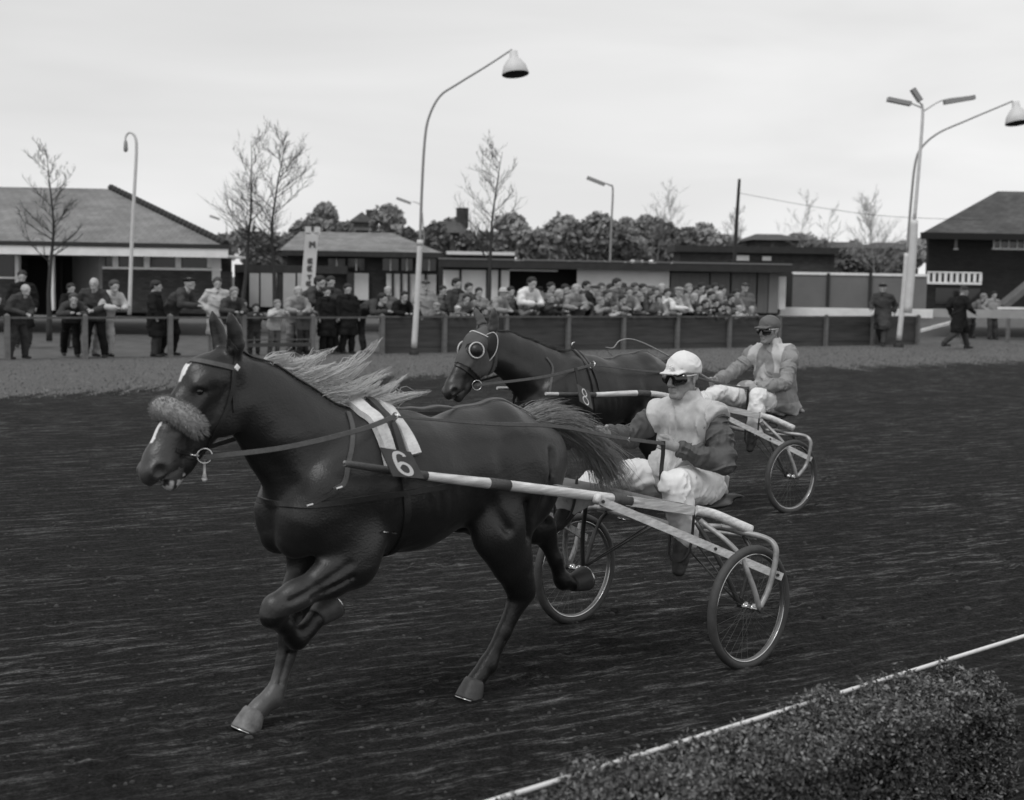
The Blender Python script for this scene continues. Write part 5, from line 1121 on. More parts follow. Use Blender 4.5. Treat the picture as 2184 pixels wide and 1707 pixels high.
def driver(F, J, label, style):
    root = F.root('person', (J['pelvis'][0], 0, 0)); H = lambda o: F.hang(o, root)
    V = {a: Vector(b) for a, b in J.items() if a != 'yaw'}
    c = V['head']; yaw = J['yaw']; nb = V['neck']; ch = V['chest']; pe = V['pelvis']
    lo = [min(v[i] for v in V.values())-.17 for i in range(3)]; hi = [max(v[i] for v in V.values())+.17 for i in range(3)]
    f = Fld(lo, hi, .0058)
    T = head(f, c, yaw)
    f.chain([tuple(pe)+(.09, .13), tuple(ch)+(.09, .13), tuple(nb-Vector((0, 0, .05)))+(.07, .10), tuple(nb+Vector((.01, 0, .05)))+(.055, .055)], .04)
    for s, k in ((1, 'N'), (-1, 'F')):
        sh, el, ha = V['sh'+k], V['el'+k], V['ha'+k]; fw = (ha-el).normalized(); wr = ha-fw*.05
        f.chain([tuple(nb+Vector((0, s*.06, -.05)))+(.05,), tuple(sh)+(.045,), tuple(el)+(.036,), tuple(wr)+(.025,)], .03)
        g = Vector((.05, 0, 1)) if s > 0 else Vector((.2, 0, 1)); inn = g.cross(fw)*(1 if s > 0 else -1); inn = -inn if inn.y*s > 0 else inn
        g = (g-fw*g.dot(fw)).normalized(); fist(f, ha, fw, g, inn)
        hp, kn, an, to = pe+Vector((.06, s*.09, -.01)), V['kn'+k], V['an'+k], V['to'+k]
        f.chain([tuple(hp)+(.075,), tuple(kn)+(.048,), tuple(an)+(.032,), tuple(to)+(.022, .03)], .03)
    H(f.mesh('body', skin, None, 1))
    # jersey or jacket
    hj = .007
    for s, k in ((1, 'N'), (-1, 'F')):
        sh, el, ha = V['sh'+k], V['el'+k], V['ha'+k]; fw = (ha-el).normalized(); wr = ha-fw*.075
        f = Fld([min(sh[i], el[i], wr[i])-.13 for i in range(3)], [max(sh[i], el[i], wr[i])+.13 for i in range(3)], .0055)
        f.chain([tuple(sh)+(.074,), tuple(sh.lerp(el, .5))+(.068,), tuple(el)+(.056,), tuple(el.lerp(wr, .5))+(.050,), tuple(wr)+(.041,)], .03)
        f.wrinkle(el-sh, .014, 23, 8, 3+2*s, .05, 3.2, gate=.1); f.wrinkle(wr-el, .011, 28, 9, 13+2*s, .04, 2.2, np.minimum(el, wr)-.1, np.maximum(el, wr)+.1, gate=.2)
        f.wobble(.002, 26, 3+s, (1, 1, 1)); f.cutplane(wr+fw*.012, tuple(fw), .006); H(f.mesh('sleeve', style['sleeve'], None, 1))
    f = Fld([pe.x-.32, -.34, pe.z-.22], [ch.x+.42, .34, nb.z+.15], hj)
    f.chain([tuple(pe+Vector((-.01, 0, -.03)))+(.165, .205), tuple(pe.lerp(ch, .45))+(.155, .195), tuple(ch)+(.142, .205), tuple(nb-Vector((.0, 0, .09)))+(.115, .175)], .04)
    f.seg(nb+Vector((.0, -.13, -.06)), nb+Vector((0, .13, -.06)), .078, .078, None, None, .05)
    f.chain([tuple(nb+Vector((-.012, 0, -.02)))+(.088, .095), tuple(nb+Vector((.004, 0, .05)))+(.078, .084)], .02)
    for s, k in ((1, 'N'), (-1, 'F')):
        sh = V['sh'+k]; f.seg(sh+Vector((0, -s*.05, .0)), sh.lerp(V['el'+k], .12 if style['vest'] else .2), .093, .090, None, None, .04)
        f.seg(pe+Vector((.0, s*.09, -.03)), pe.lerp(V['kn'+k], .40)+Vector((0, s*.05, .01)), .145, .135, None, None, .05)   # skirt of the jacket over the thigh
    f.seg(pe+Vector((-.12, .03, .0)), pe+Vector((-.2, .06, -.09)), .07, .03, .15, .12, .06)                         # tail blown back
    # pleats and gathered folds
    for s in (-1, 1):
        for a, b in (((.135, .035, -.02), (.16, .06, -.30)), ((.13, .075, -.03), (.15, .11, -.33)), ((.11, .12, -.03), (.145, .14, -.22))):
            f.seg(nb+Vector((a[0], a[1]*s, a[2]-.03)), nb+Vector((b[0], b[1]*s, b[2])), .006, .008, None, None, .02, op='c')
    f.wrinkle((.1, 1, .15), .025, 17, 4.4, 41, .045, 2.8, gate=.12); f.wrinkle((.5, .6, 1), .015, 15, 6, 43, .05, 2.2, gate=.25)
    if style['vest']:
        for q in (-.022, .022): f.chain([tuple(nb+Vector((.118, q, -.05)))+(.007,), tuple(ch+Vector((.158, q, .0)))+(.007,), tuple(pe.lerp(ch, .3)+Vector((.175, q, 0)))+(.007,)], .01)
    f.seg(nb+Vector((.012, 0, .075)), nb+Vector((.012, 0, .25)), .060, .066, .066, .07, .006, op='c')
    for s, k in ((1, 'N'), (-1, 'F')):
        if style['vest']:
            sh = V['sh'+k]; d = (V['el'+k]-sh).normalized(); n = Vector((d.x*.4, s*1.0, d.z*.55)).normalized(); p = sh+n*.055; f.cutplane(tuple(p), tuple(n), .012)
    f.cutplane((pe.x, 0, pe.z-.12), (.22, 0, -1), .012)
    H(f.mesh('jacket', style['jacket'], None, 1, style.get('paint')))
    # trousers
    f = Fld([min(pe.x, V['knF'].x, V['anF'].x, V['anN'].x)-.24, -.44, min(V['anN'].z, V['anF'].z)-.1], [max(V['knF'].x, V['anF'].x, V['knN'].x)+.2, .44, pe.z+.16], .0085)
    f.ell(pe+Vector((0, 0, -.01)), (.15, .185, .12), .04)
    for s, k in ((1, 'N'), (-1, 'F')):
        hp, kn, an = pe+Vector((.06, s*.10, -.02)), V['kn'+k], V['an'+k]
        f.chain([tuple(hp)+(.108, .10), tuple(hp.lerp(kn, .6))+(.092, .088), tuple(kn)+(.065, .064), tuple(kn.lerp(an, .5))+(.068, .064), tuple(an+(an-kn).normalized()*.02)+(.060, .058)], .04)
    for s, k in ((1, 'N'), (-1, 'F')): f.wrinkle((V['kn'+k]-pe)+Vector((0, 0, .2)), .014, 23, 7, 51+s, .05, 3.0, gate=.1); f.wrinkle(V['an'+k]-V['kn'+k], .012, 20, 8, 61+s, .05, 2.2, np.minimum(V['kn'+k], V['an'+k])-.1, np.maximum(V['kn'+k], V['an'+k])+.1, gate=.2)
    f.wobble(.004, 20, 9, (1, 1, .8))
    for k in 'NF': d = (V['an'+k]-V['kn'+k]).normalized(); p = V['an'+k]+d*.01
    f.mesh_ = None
    H(f.mesh('trousers', style['trousers'], None, 1))
    for k in 'NF':
        an, to, kn = V['an'+k], V['to'+k], V['kn'+k]; f = Fld([min(an[i], to[i])-.12 for i in range(3)], [max(an[i], to[i])+.12 for i in range(3)], .006)
        d = (to-an).normalized(); f.chain([tuple(an+(kn-an)*.12)+(.050, .048), tuple(an.lerp(to, .35))+(.052, .046), tuple(an.lerp(to, .7))+(.042, .045), tuple(to)+(.032, .042)], .02)
        f.seg(an.lerp(to, .28)-Vector((.055, 0, .0)), an.lerp(to, .3)-Vector((.03, 0, 0)), .022, .03, None, None, .02); H(f.mesh('boot', style['boot'], None, 1))
    # cap, goggles
    f = Fld([c[i]-.24 for i in range(3)], [c[i]+.24 for i in range(3)], .0048)
    f.ell(T(-.018, 0, .045), (.112, .093, .10), .01); f.cutplane(T(0, 0, .026), (.05, 0, -1), .008)
    for q in np.linspace(-1, 1, 9): f.seg(T(.055, q*.062, .032), T(.172-.055*q*q, q*.056, .020+.004*(1-q*q)), .0065, .0055, .0095, .0095, .006)
    for q in range(6): a = q*math.pi/3+.3; f.seg(T(-.018+.1135*math.cos(a)*.98, .094*math.sin(a)*.98, .04), T(-.018+.07*math.cos(a), .058*math.sin(a), .121), .0022, .0022, None, None, .003); f.seg(T(-.018+.07*math.cos(a), .058*math.sin(a), .121), T(-.018, 0, .146), .0022, .0022, None, None, .003)
    f.wrinkle((.2, .3, 1), .0055, 26, 12, 81, .03, 2.0, gate=.1)
    f.seg(T(-.05, .07, .046), T(.08, .05, .048), .003, .003, None, None, .006, op='c')
    cp = H(f.mesh('cap', style['cap'], None, 1))
    if style['vest']:
        m = MB(); p = Vector(T(.098, .01, .056))
        for a in range(5): q = p+Vector((.012, .018*math.cos(a*1.3), .012*math.sin(a*1.3))); m.tube(crom([p, p.lerp(q, .6)+Vector((.008, 0, .004)), q], 3), [.007, .009, .009, .009, .008, .006, .004], 6)
        b = m.build('cap_bow', style['cap']); H(b)
    f = Fld([c[i]-.14 for i in range(3)], [c[i]+.14 for i in range(3)], .0045)
    for s in (-1, 1): f.seg(T(.086, s*.026, -.010), T(.066, s*.056, -.008), .040, .034, .020, .020, .012, (math.cos(yaw), math.sin(yaw), 0))
    f.seg(T(.088, -.02, .012), T(.088, .02, .012), .018, .018, None, None, .01); f.ell(T(.112, 0, -.046), (.024, .015, .020), .006, 'c')
    H(f.mesh('goggles', gogm, None, 1))
    m = MB(); m.tube(crom([T(.062, s_*.066 if False else .066, .008) if True else 0, T(.02, .081, .012), T(-.05, .078, .02), T(-.112, .0, .03), T(-.05, -.078, .02), T(.02, -.081, .012), T(.062, -.066, .008)], 5), .004, 6); H(m.build('goggle_strap', padm))
    if style.get('scarf'):
        m = MB(); q = nb+Vector((.006, 0, .062)); m.tube([q+Vector((.064*math.cos(a), .064*math.sin(a), .012*math.cos(a)*-1)) for a in np.linspace(0, 2*math.pi, 24, endpoint=False)], .016, 8, closed=True); H(m.build('scarf', leather))
    tag(root, label, 'person'); return root, V
JA = dict(pelvis=(-.31, 0, .925), chest=(-.265, 0, 1.17), neck=(-.215, 0, 1.375), head=(-.165, 0, 1.545), yaw=.06,
          shN=(-.235, .19, 1.325), elN=(-.17, .325, 1.075), haN=(.10, .135, 1.185), shF=(-.225, -.19, 1.325), elF=(-.06, -.30, 1.17), haF=(.275, -.2, 1.225),
          knN=(.11, .205, .975), anN=(.065, .25, .69), toN=(.115, .255, .49), knF=(.17, -.18, .99), anF=(.46, -.25, .845), toF=(.55, -.26, .72))
JB = dict(pelvis=(-.49, 0, .965), chest=(-.45, 0, 1.24), neck=(-.42, 0, 1.475), head=(-.36, 0, 1.648), yaw=.04,
          shN=(-.46, .19, 1.425), elN=(-.28, .315, 1.165), haN=(.0, .13, 1.105), shF=(-.42, -.19, 1.425), elF=(-.17, -.30, 1.21), haF=(.165, -.2, 1.165),
          knN=(.0, .215, 1.045), anN=(.055, .25, .76), toN=(.12, .255, .56), knF=(.14, -.18, 1.05), anF=(.4, -.25, .9), toF=(.48, -.26, .77))
vestm = mat('soiled_white_vest', .46, .82, .3, 7, .25, 200, bdist=.002)
slvm = mat('dark_racing_sleeve', .075, .7, .2, 10, .2, 200, bdist=.002)
trsm = mat('white_riding_trousers', .74, .85, .12, 9, .2, 200, bdist=.002)
capA = mat('white_cap', .72, .7, .08, 12)
jackB = mat('grey_racing_jacket', .3, .8, .18, 8, .25, 200, attr='tone', bdist=.002)
slvB = mat('grey_racing_sleeve', .23, .75, .18, 10, .2, 200, bdist=.002)
capB = mat('grey_cap', .12, .8, .15, 12)
bootm = mat('muddy_boot', .05, .6, .5, 14, .4, 60)
def paintB(V):
    x, y, z = V[:, 0], V[:, 1], V[:, 2]
    zz = z-1.05
    front = x > -.40
    dia = (np.abs(y)/.12+np.abs(zz-.12)/.17 < 1) & front
    yoke = (np.abs(y) > .09+.25*(1.42-z)) & (z > 1.25) & (np.abs(y) < .19)
    t = np.full(len(V), .24); t = np.where(dia, .40, t); t = np.where(yoke, .48, t); t = np.where(z < .97, .34, t); return t
def reins_and_whips(F, who, V):
    r = F.root('reins', (1.2, 0, 1.3)); H = lambda o: F.hang(o, r)
    dx, dz = F.h
    for s, hk in ((1, 'haN'), (-1, 'haF')):
        bit = F.on(440, 976, .078) if who == 'A' else F.bit.copy(); bit.y = abs(bit.y)*s
        te = F.ter1 if s > 0 else F.ter0; ha = V[hk]
        side = Vector((0, s, .25)).normalized()
        P1 = [bit, bit.lerp(te, .5)+Vector((0, s*.10, -.01)), te]
        if who == 'A': P1 = [bit, bit.lerp(te, .35)+Vector((0, s*.09, -.012)), bit.lerp(te, .72)+Vector((0, s*.10, -.004)), te]
        Q = crom(P1, 14); m = MB(); m.strap(Q, [side]*len(Q), .024, .005); 
        mid = te.lerp(ha, .45); 
        if F.bvh.find_nearest(mid)[3] < .05: mid.z = mid.z+.03
        P2 = [te, te.lerp(ha, .25)+Vector((0, s*.07, .012)), te.lerp(ha, .5)+Vector((0, s*.10, .035)), te.lerp(ha, .75)+Vector((0, s*.04, .01)), ha]
        Q = crom(P2, 12); m.strap(Q, [side]*len(Q), .021, .005, taper=[.45+.55*min(1, i/16) for i in range(len(Q))]); H(m.build('rein', leather2))
        e = (te.lerp(ha, .82)+Vector((0, s*.03, .006))); m = MB(); m.tube([e+Vector((a, .006*s, b)) for a, b in ((.02, 0), (0, .016), (-.02, 0), (0, -.016))], .0028, 5, closed=True); H(m.build('rein_buckle', steel))
    ha = V['haN']; m = MB(); P = crom([ha+Vector((.035, 0, .02)), ha+Vector((.035, .0, -.05)), ha+Vector((.045, .0, -.14)), ha+Vector((.055, .01, -.25))], 6)
    m.strap(P, [Vector((.3, 1, 0))]*len(P), .024, .008); H(m.build('rein_end', leather))
    tag(r, 'brown leather reins from the bit through the terrets to the %s driver\'s hands' % ('white-capped' if who == 'A' else 'dark-capped'), 'reins')
    wr = F.root('whip', tuple(V['haF'])); H = lambda o: F.hang(o, wr)
    if who == 'A':
        a = V['haF']+Vector((.06, 0, -.035)); d = (F.on(1425, 868, -.42)-a)
        m = MB(); m.tube([a, a+d*.55, a+d], [.0085, .0065, .004], 8); H(m.build('stick', leather2)); m = MB(); m.tube([a+d*.14, a+d*.20], .0095, 8); H(m.build('ferrule', steel))
        tag(wr, 'thin driving whip held in the far hand of the white-capped driver', 'whip')
    else:
        P = [V['haF']+Vector((-.03, 0, -.02))]+[F.on(u, v, y) for u, v, y in ((1480, 790, -.22), (1430, 762, -.23), (1385, 738, -.24), (1348, 724, -.24), (1322, 727, -.24), (1308, 742, -.24), (1292, 741, -.24))]
        Q = crom(P, 8); n = len(Q); m = MB(); m.tube(Q, [.009-.005*i/n for i in range(n)], 6); H(m.build('stick', mat('cane_whip', .3, .5, .2, 30)))
        m = MB(); m.tube(crom([Q[-1], F.on(1298, 752, -.24), F.on(1312, 765, -.24)], 5), .0018, 5); H(m.build('lash', leather))
        tag(wr, 'thin curved driving whip raised by the dark-capped driver of the farther sulky', 'whip')
def rigs():
    ra = horse(FA, 'A'); mane_tail(FA, ra, 'A')
    tag(ra, 'nearer dark chestnut trotting horse with pale mane and white star, wearing plate 6', 'horse', 'trotting horses racing on the track')
    harness_A(FA)
    rb = horse(FB, 'B', (.14, -.075)); mane_tail(FB, rb, 'B')
    tag(rb, 'farther dark trotting horse with hooded head, wearing plate 8', 'horse', 'trotting horses racing on the track')
    harness_B(FB, [o for o in rb.children if o.name.startswith('body')][0])
    sulky(FA, 'light wooden sulky with grey mud screen behind the nearer horse')
    sulky(FB, 'sulky with pale shafts and black mud screen behind the farther horse', crx=-.16, zsh=.035, tips=((2.62, .33, 1.165), (2.1, .345, 1.14)))
    da, VA = driver(FA, JA, 'driver in white cap, black goggles, pale vest and dark sleeves on nearer sulky', dict(sleeve=slvm, jacket=vestm, trousers=trsm, boot=bootm, cap=capA, vest=True))
    db, VB = driver(FB, JB, 'driver in dark cap, goggles and grey patterned jacket on farther sulky', dict(sleeve=slvB, jacket=jackB, trousers=trsm, boot=bootm, cap=capB, vest=False, paint=paintB, scarf=True))
    reins_and_whips(FA, 'A', VA); reins_and_whips(FB, 'B', VB)
rigs()
# ================================================================== spectators
TON = {'black': .012, 'dark': .055, 'mid': .14, 'grey': .27, 'pale': .5, 'white': .72}
skinC = mat('spectator_skin', .40, .6, .15, 30)
HAIR = {'black': .008, 'dark': .016, 'mid': .05, 'grey': .2, 'pale': .36, 'white': .5}
def cm(kind, tone):
    if kind == 'hair': return mat('%s_hair' % tone, HAIR[tone], .7, .2, 30)
    return mat('%s_%s' % (tone, kind), TON[tone]*(1.0 if kind != 'trousers' else .9), .85, .2, 9, .2, 60, spec=.2)
POSES = {
 # name: hip, chest, neck, head, elbows, hands, knees, feet   (x forward, y left) for a 1.75 m adult
 'stand': dict(hip=(0, 0, .93), ch=(0, 0, 1.24), nk=(.0, 0, 1.46), hd=(.03, 0, 1.63), el=((.0, .25, 1.16), (.0, -.25, 1.16)), ha=((.08, .25, .90), (.08, -.25, .90)), kn=((.03, .1, .5), (.03, -.1, .5)), ft=((0, .11, .06), (0, -.11, .06))),
 'pockets': dict(hip=(0, 0, .93), ch=(.0, 0, 1.24), nk=(.02, 0, 1.46), hd=(.06, 0, 1.62), el=((-.06, .29, 1.17), (-.06, -.29, 1.17)), ha=((.10, .19, .98), (.10, -.19, .98)), kn=((.03, .1, .5), (.05, -.1, .5)), ft=((0, .13, .06), (.06, -.11, .06))),
 'lean': dict(hip=(-.22, 0, .92), ch=(-.02, 0, 1.19), nk=(.11, 0, 1.38), hd=(.20, 0, 1.52), el=((.16, .25, 1.08), (.16, -.25, 1.08)), ha=((.38, .09, 1.05), (.38, -.07, 1.06)), kn=((-.14, .1, .5), (-.22, -.1, .5)), ft=((-.22, .11, .06), (-.34, -.11, .06))),
 'clasp': dict(hip=(-.06, 0, .93), ch=(.02, 0, 1.22), nk=(.10, 0, 1.42), hd=(.19, .04, 1.55), el=((.04, .28, 1.12), (.04, -.28, 1.12)), ha=((.30, .03, .98), (.30, -.03, 1.0)), kn=((0, .13, .5), (0, -.13, .5)), ft=((-.04, .18, .06), (-.04, -.18, .06))),
 'bend': dict(hip=(-.42, 0, .95), ch=(-.14, 0, 1.12), nk=(.06, 0, 1.24), hd=(.2, 0, 1.33), el=((.12, .26, .98), (.12, -.26, .98)), ha=((.36, .08, 1.0), (.36, -.06, 1.02)), kn=((-.42, .1, .5), (-.62, -.1, .5)), ft=((-.36, .11, .06), (-.85, -.11, .06))),
 'child': dict(hip=(-.14, 0, .93), ch=(-.04, 0, 1.22), nk=(.03, 0, 1.40), hd=(.08, 0, 1.57), el=((.15, .27, 1.22), (.15, -.27, 1.22)), ha=((.34, .10, 1.34), (.34, -.12, 1.34)), kn=((-.1, .1, .5), (-.1, -.1, .5)), ft=((-.16, .11, .06), (-.18, -.11, .06))),
 'walk': dict(hip=(0, 0, .92), ch=(.04, 0, 1.23), nk=(.08, 0, 1.44), hd=(.12, 0, 1.60), el=((-.1, .26, 1.16), (.12, -.26, 1.14)), ha=((-.05, .27, .92), (.3, -.22, 1.0)), kn=((.2, .1, .52), (-.1, -.1, .5)), ft=((.32, .1, .08), (-.42, -.1, .14))),
}
CACHE = {}
def pmesh(key, fn):
    if key not in CACHE: o = fn(); CACHE[key] = o.data; bpy.data.objects.remove(o)
    return CACHE[key]
INFO = {}
dummy = mat('dummy_slot', .1)
def build_pose(pose, coat):
    J = POSES[pose]; V = {k: (tuple(map(Vector, v)) if isinstance(v[0], tuple) else Vector(v)) for k, v in J.items()}
    hk = 1.12 if pose == 'child' else 1.0
    def body():
        f = Fld((-1.05, -.42, -.02), (.62, .42, 1.86), .015); T = head(f, V['hd'], 0, hk)
        f.chain([tuple(V['hip'])+(.09, .13), tuple(V['ch'])+(.09, .14), tuple(V['nk'])+(.055, .06)], .04)
        for i, s in ((0, 1), (1, -1)):
            f.chain([tuple(V['nk']+Vector((-.01, s*.15, -.07)))+(.05,), tuple(V['el'][i])+(.036,), tuple(V['ha'][i])+(.03, .035)], .02)
            f.seg(V['ha'][i], V['ha'][i]+(V['ha'][i]-V['el'][i]).normalized()*.07, .034, .024, .022, .018, .01)
            f.chain([tuple(V['hip']+Vector((0, s*.09, -.03)))+(.075,), tuple(V['kn'][i])+(.048,), tuple(V['ft'][i])+(.035,)], .03)
        return f.mesh('body', skinC, None, 1)
    def cloth():
        f = Fld((-1.05, -.45, .2), (.62, .45, 1.6), .017)
        up = (V['nk']-V['hip']).normalized()
        f.chain([tuple(V['hip'])+(.14, .185), tuple(V['ch'])+(.145, .205), tuple(V['nk']-up*.07)+(.10, .175), tuple(V['nk']-up*.0)+(.068, .075)], .04)
        for i, s in ((0, 1), (1, -1)):
            sh = V['nk']+Vector((-.01, s*.165, -.07)); wr = V['ha'][i].lerp(V['el'][i], .18)
            f.chain([tuple(sh)+(.08,), tuple(V['el'][i])+(.068,), tuple(wr)+(.05,)], .025)
            if coat == 'coat': f.chain([tuple(V['hip']+Vector((0, s*.07, 0)))+(.15, .13), tuple((V['hip']+V['kn'][i])*.5+Vector((0, s*.0, 0)))+(.15, .13), tuple(V['kn'][i]+Vector((0, s*.0, .02)))+(.15, .13)], .06)
            else: f.seg(V['hip']+Vector((0, s*.07, 0)), V['hip'].lerp(V['kn'][i], .3)+Vector((0, s*.03, 0)), .13, .125, .12, .11, .05)
        f.seg(V['nk']+Vector((.09, 0, -.06)), V['nk']+Vector((.13, 0, -.2)), .03, .02, .03, .02, .03, op='c')          # open collar
        for s in (-1, 1): f.seg(V['ch']+Vector((.14, s*.07, .05)), V['ch']+Vector((.16, s*.10, -.3)), .008, .008, None, None, .03, op='c')
        f.wobble(.006, 14, 3); f.wrinkle((0, .3, 1), .022, 11, 5, 71, .06, 1.8, gate=.1)
        f.cutplane((0, 0, .46 if coat == 'coat' else (V['hip'].z-.18)), (0, 0, -1), .01)
        return f.mesh('coat', dummy, None, 1)
    def legs():
        f = Fld((-1.1, -.4, .02), (.55, .4, 1.1), .015); f.ell(V['hip']-Vector((0, 0, .02)), (.12, .155, .12), .03)
        for i, s in ((0, 1), (1, -1)): f.chain([tuple(V['hip']+Vector((0, s*.085, -.03)))+(.095,), tuple(V['kn'][i])+(.075,), tuple(V['ft'][i]+Vector((0, 0, .04)))+(.065,)], .03)
        f.wrinkle((0, .3, 1), .016, 9, 5, 73, .06, 1.8, gate=.1); return f.mesh('trousers', dummy, None, 1)
    def shoes():
        f = Fld((-1.1, -.3, -.02), (.6, .3, .3), .012)
        for i in (0, 1): q = V['ft'][i]; f.seg(q+Vector((-.05, 0, -.02)), q+Vector((.14, 0, -.03)), .04, .03, .045, .04, .02); f.seg(q+Vector((-.03, 0, .05)), q, .045, .045, None, None, .02)
        f.cutplane((0, 0, .0), (0, 0, -1), .004); return f.mesh('shoes', dummy, None, 0)
    return [('body', pmesh((pose, 'b'), body)), ('coat', pmesh((pose, coat), cloth)), ('trousers', pmesh((pose, 'l'), legs)), ('shoes', pmesh((pose, 's'), shoes))]
def headgear(kind, big):
    k = 1.12 if big else 1.0
    def fn():
        f = Fld((-.2, -.2, -.2), (.24, .2, .24), .011)
        if kind in ('hair', 'long hair'):
            f.ell((-.022*k, 0, .05*k), (.112*k, .094*k, .094*k), .01); f.ell((-.07*k, 0, -.01), (.066*k, .084*k, .08*k), .02)
            if kind == 'long hair': f.ell((-.06*k, 0, -.05), (.07*k, .09*k, .09*k), .02)
            f.ell((.10*k, 0, -.015), (.08*k, .074*k, .062*k), .01, 'c'); f.wobble(.004, 60, 3)
        elif kind == 'flat cap': f.ell((-.005, 0, .065*k), (.125*k, .10*k, .05*k), .01); f.seg((.07, -.03, .045*k), (.07, .03, .045*k), .05, .05, .05, .05, .01); f.cutplane((0, 0, .035*k), (0, 0, -1), .006)
        elif kind == 'beret': f.ell((-.01, .01, .075*k), (.125*k, .12*k, .04*k), .01); f.ell((-.02, 0, .05), (.1*k, .085*k, .05), .02); f.cutplane((0, 0, .035*k), (.1, 0, -1), .006)
        elif kind == 'hat': f.ell((-.01, 0, .09*k), (.095*k, .08*k, .075*k), .01); f.ell((0, 0, .05*k), (.15*k, .135*k, .014), .015); f.ell((0, 0, .17*k), (.07, .018, .02), .02, 'c')
        elif kind == 'peaked cap': f.ell((-.01, 0, .055*k), (.105*k, .09*k, .08*k), .01); f.seg((.09, -.03, .04*k), (.09, .03, .04*k), .055, .055, .05, .05, .01); f.cutplane((0, 0, .03*k), (0, 0, -1), .006)
        elif kind == 'bald': f.ell((-.05*k, 0, .0), (.07*k, .082*k, .045*k), .02); f.ell((.09*k, 0, 0), (.1*k, .07*k, .2), .01, 'c')
        return f.mesh('hair', dummy, None, 1)
    return pmesh(('h', kind, big), fn)
FANG = math.atan2(-FN[1], -FN[0])                       # facing the track, square to the fence
def spectator(u, vtop, pose, coat, tone, hg, hgt, off=.42, turn=0.0, legs='dark', foot=None, label=None, w_=1.14):
    if foot is not None: p = gnd(*foot)[:2]
    else: p = fence(fence_m(u, off, 650), off)
    a = FANG+R(turn); J = POSES[pose]; hd = Vector(J['hd']); Rz = Matrix.Rotation(a, 4, 'Z')
    topz = hd.z+(.14 if pose == 'child' else .125)+(.02 if hg in ('hat', 'flat cap', 'beret') else 0)
    Y = p[1]; S = 1.0
    for _ in range(3):
        hw = np.array([p[0], p[1], 0])+np.array(Rz @ Vector((hd.x*S, 0, 0)))
        Z = at(u, vtop, hw[1])[2]; S = Z/topz
        if foot is None:                                # slide along the fence so that the head comes where it belongs
            du = u-px((hw[0], hw[1], Z))[0]; p = p+FD*(du/FPX*Y/max(.4, FD[0]))
    r = empty('person', (p[0], p[1], 0), a); r.scale = (S*w_, S*w_, S)
    tones = {'coat': cm('coat', tone), 'trousers': cm('trousers', legs), 'shoes': mat('black_shoes', .015, .5)}
    for nm, me in build_pose(pose, coat):
        o = bpy.data.objects.new(nm, me); C.objects.link(o); o.parent = r
        if nm in tones: o.material_slots[0].link = 'OBJECT'; o.material_slots[0].material = tones[nm]
    if hg != 'none':
        o = bpy.data.objects.new(hg.replace(' ', '_') if hg != 'bald' else 'hair', headgear(hg, pose == 'child')); C.objects.link(o); o.parent = r; o.location = hd
        o.material_slots[0].link = 'OBJECT'; o.material_slots[0].material = cm('hair' if hg in ('hair', 'long hair', 'bald') else 'felt', hgt)
    INFO[r.name] = (float(u), (pose, coat, tone, hg, hgt, off))
    if label: r['label'] = label
    r['category'] = 'person'; return r
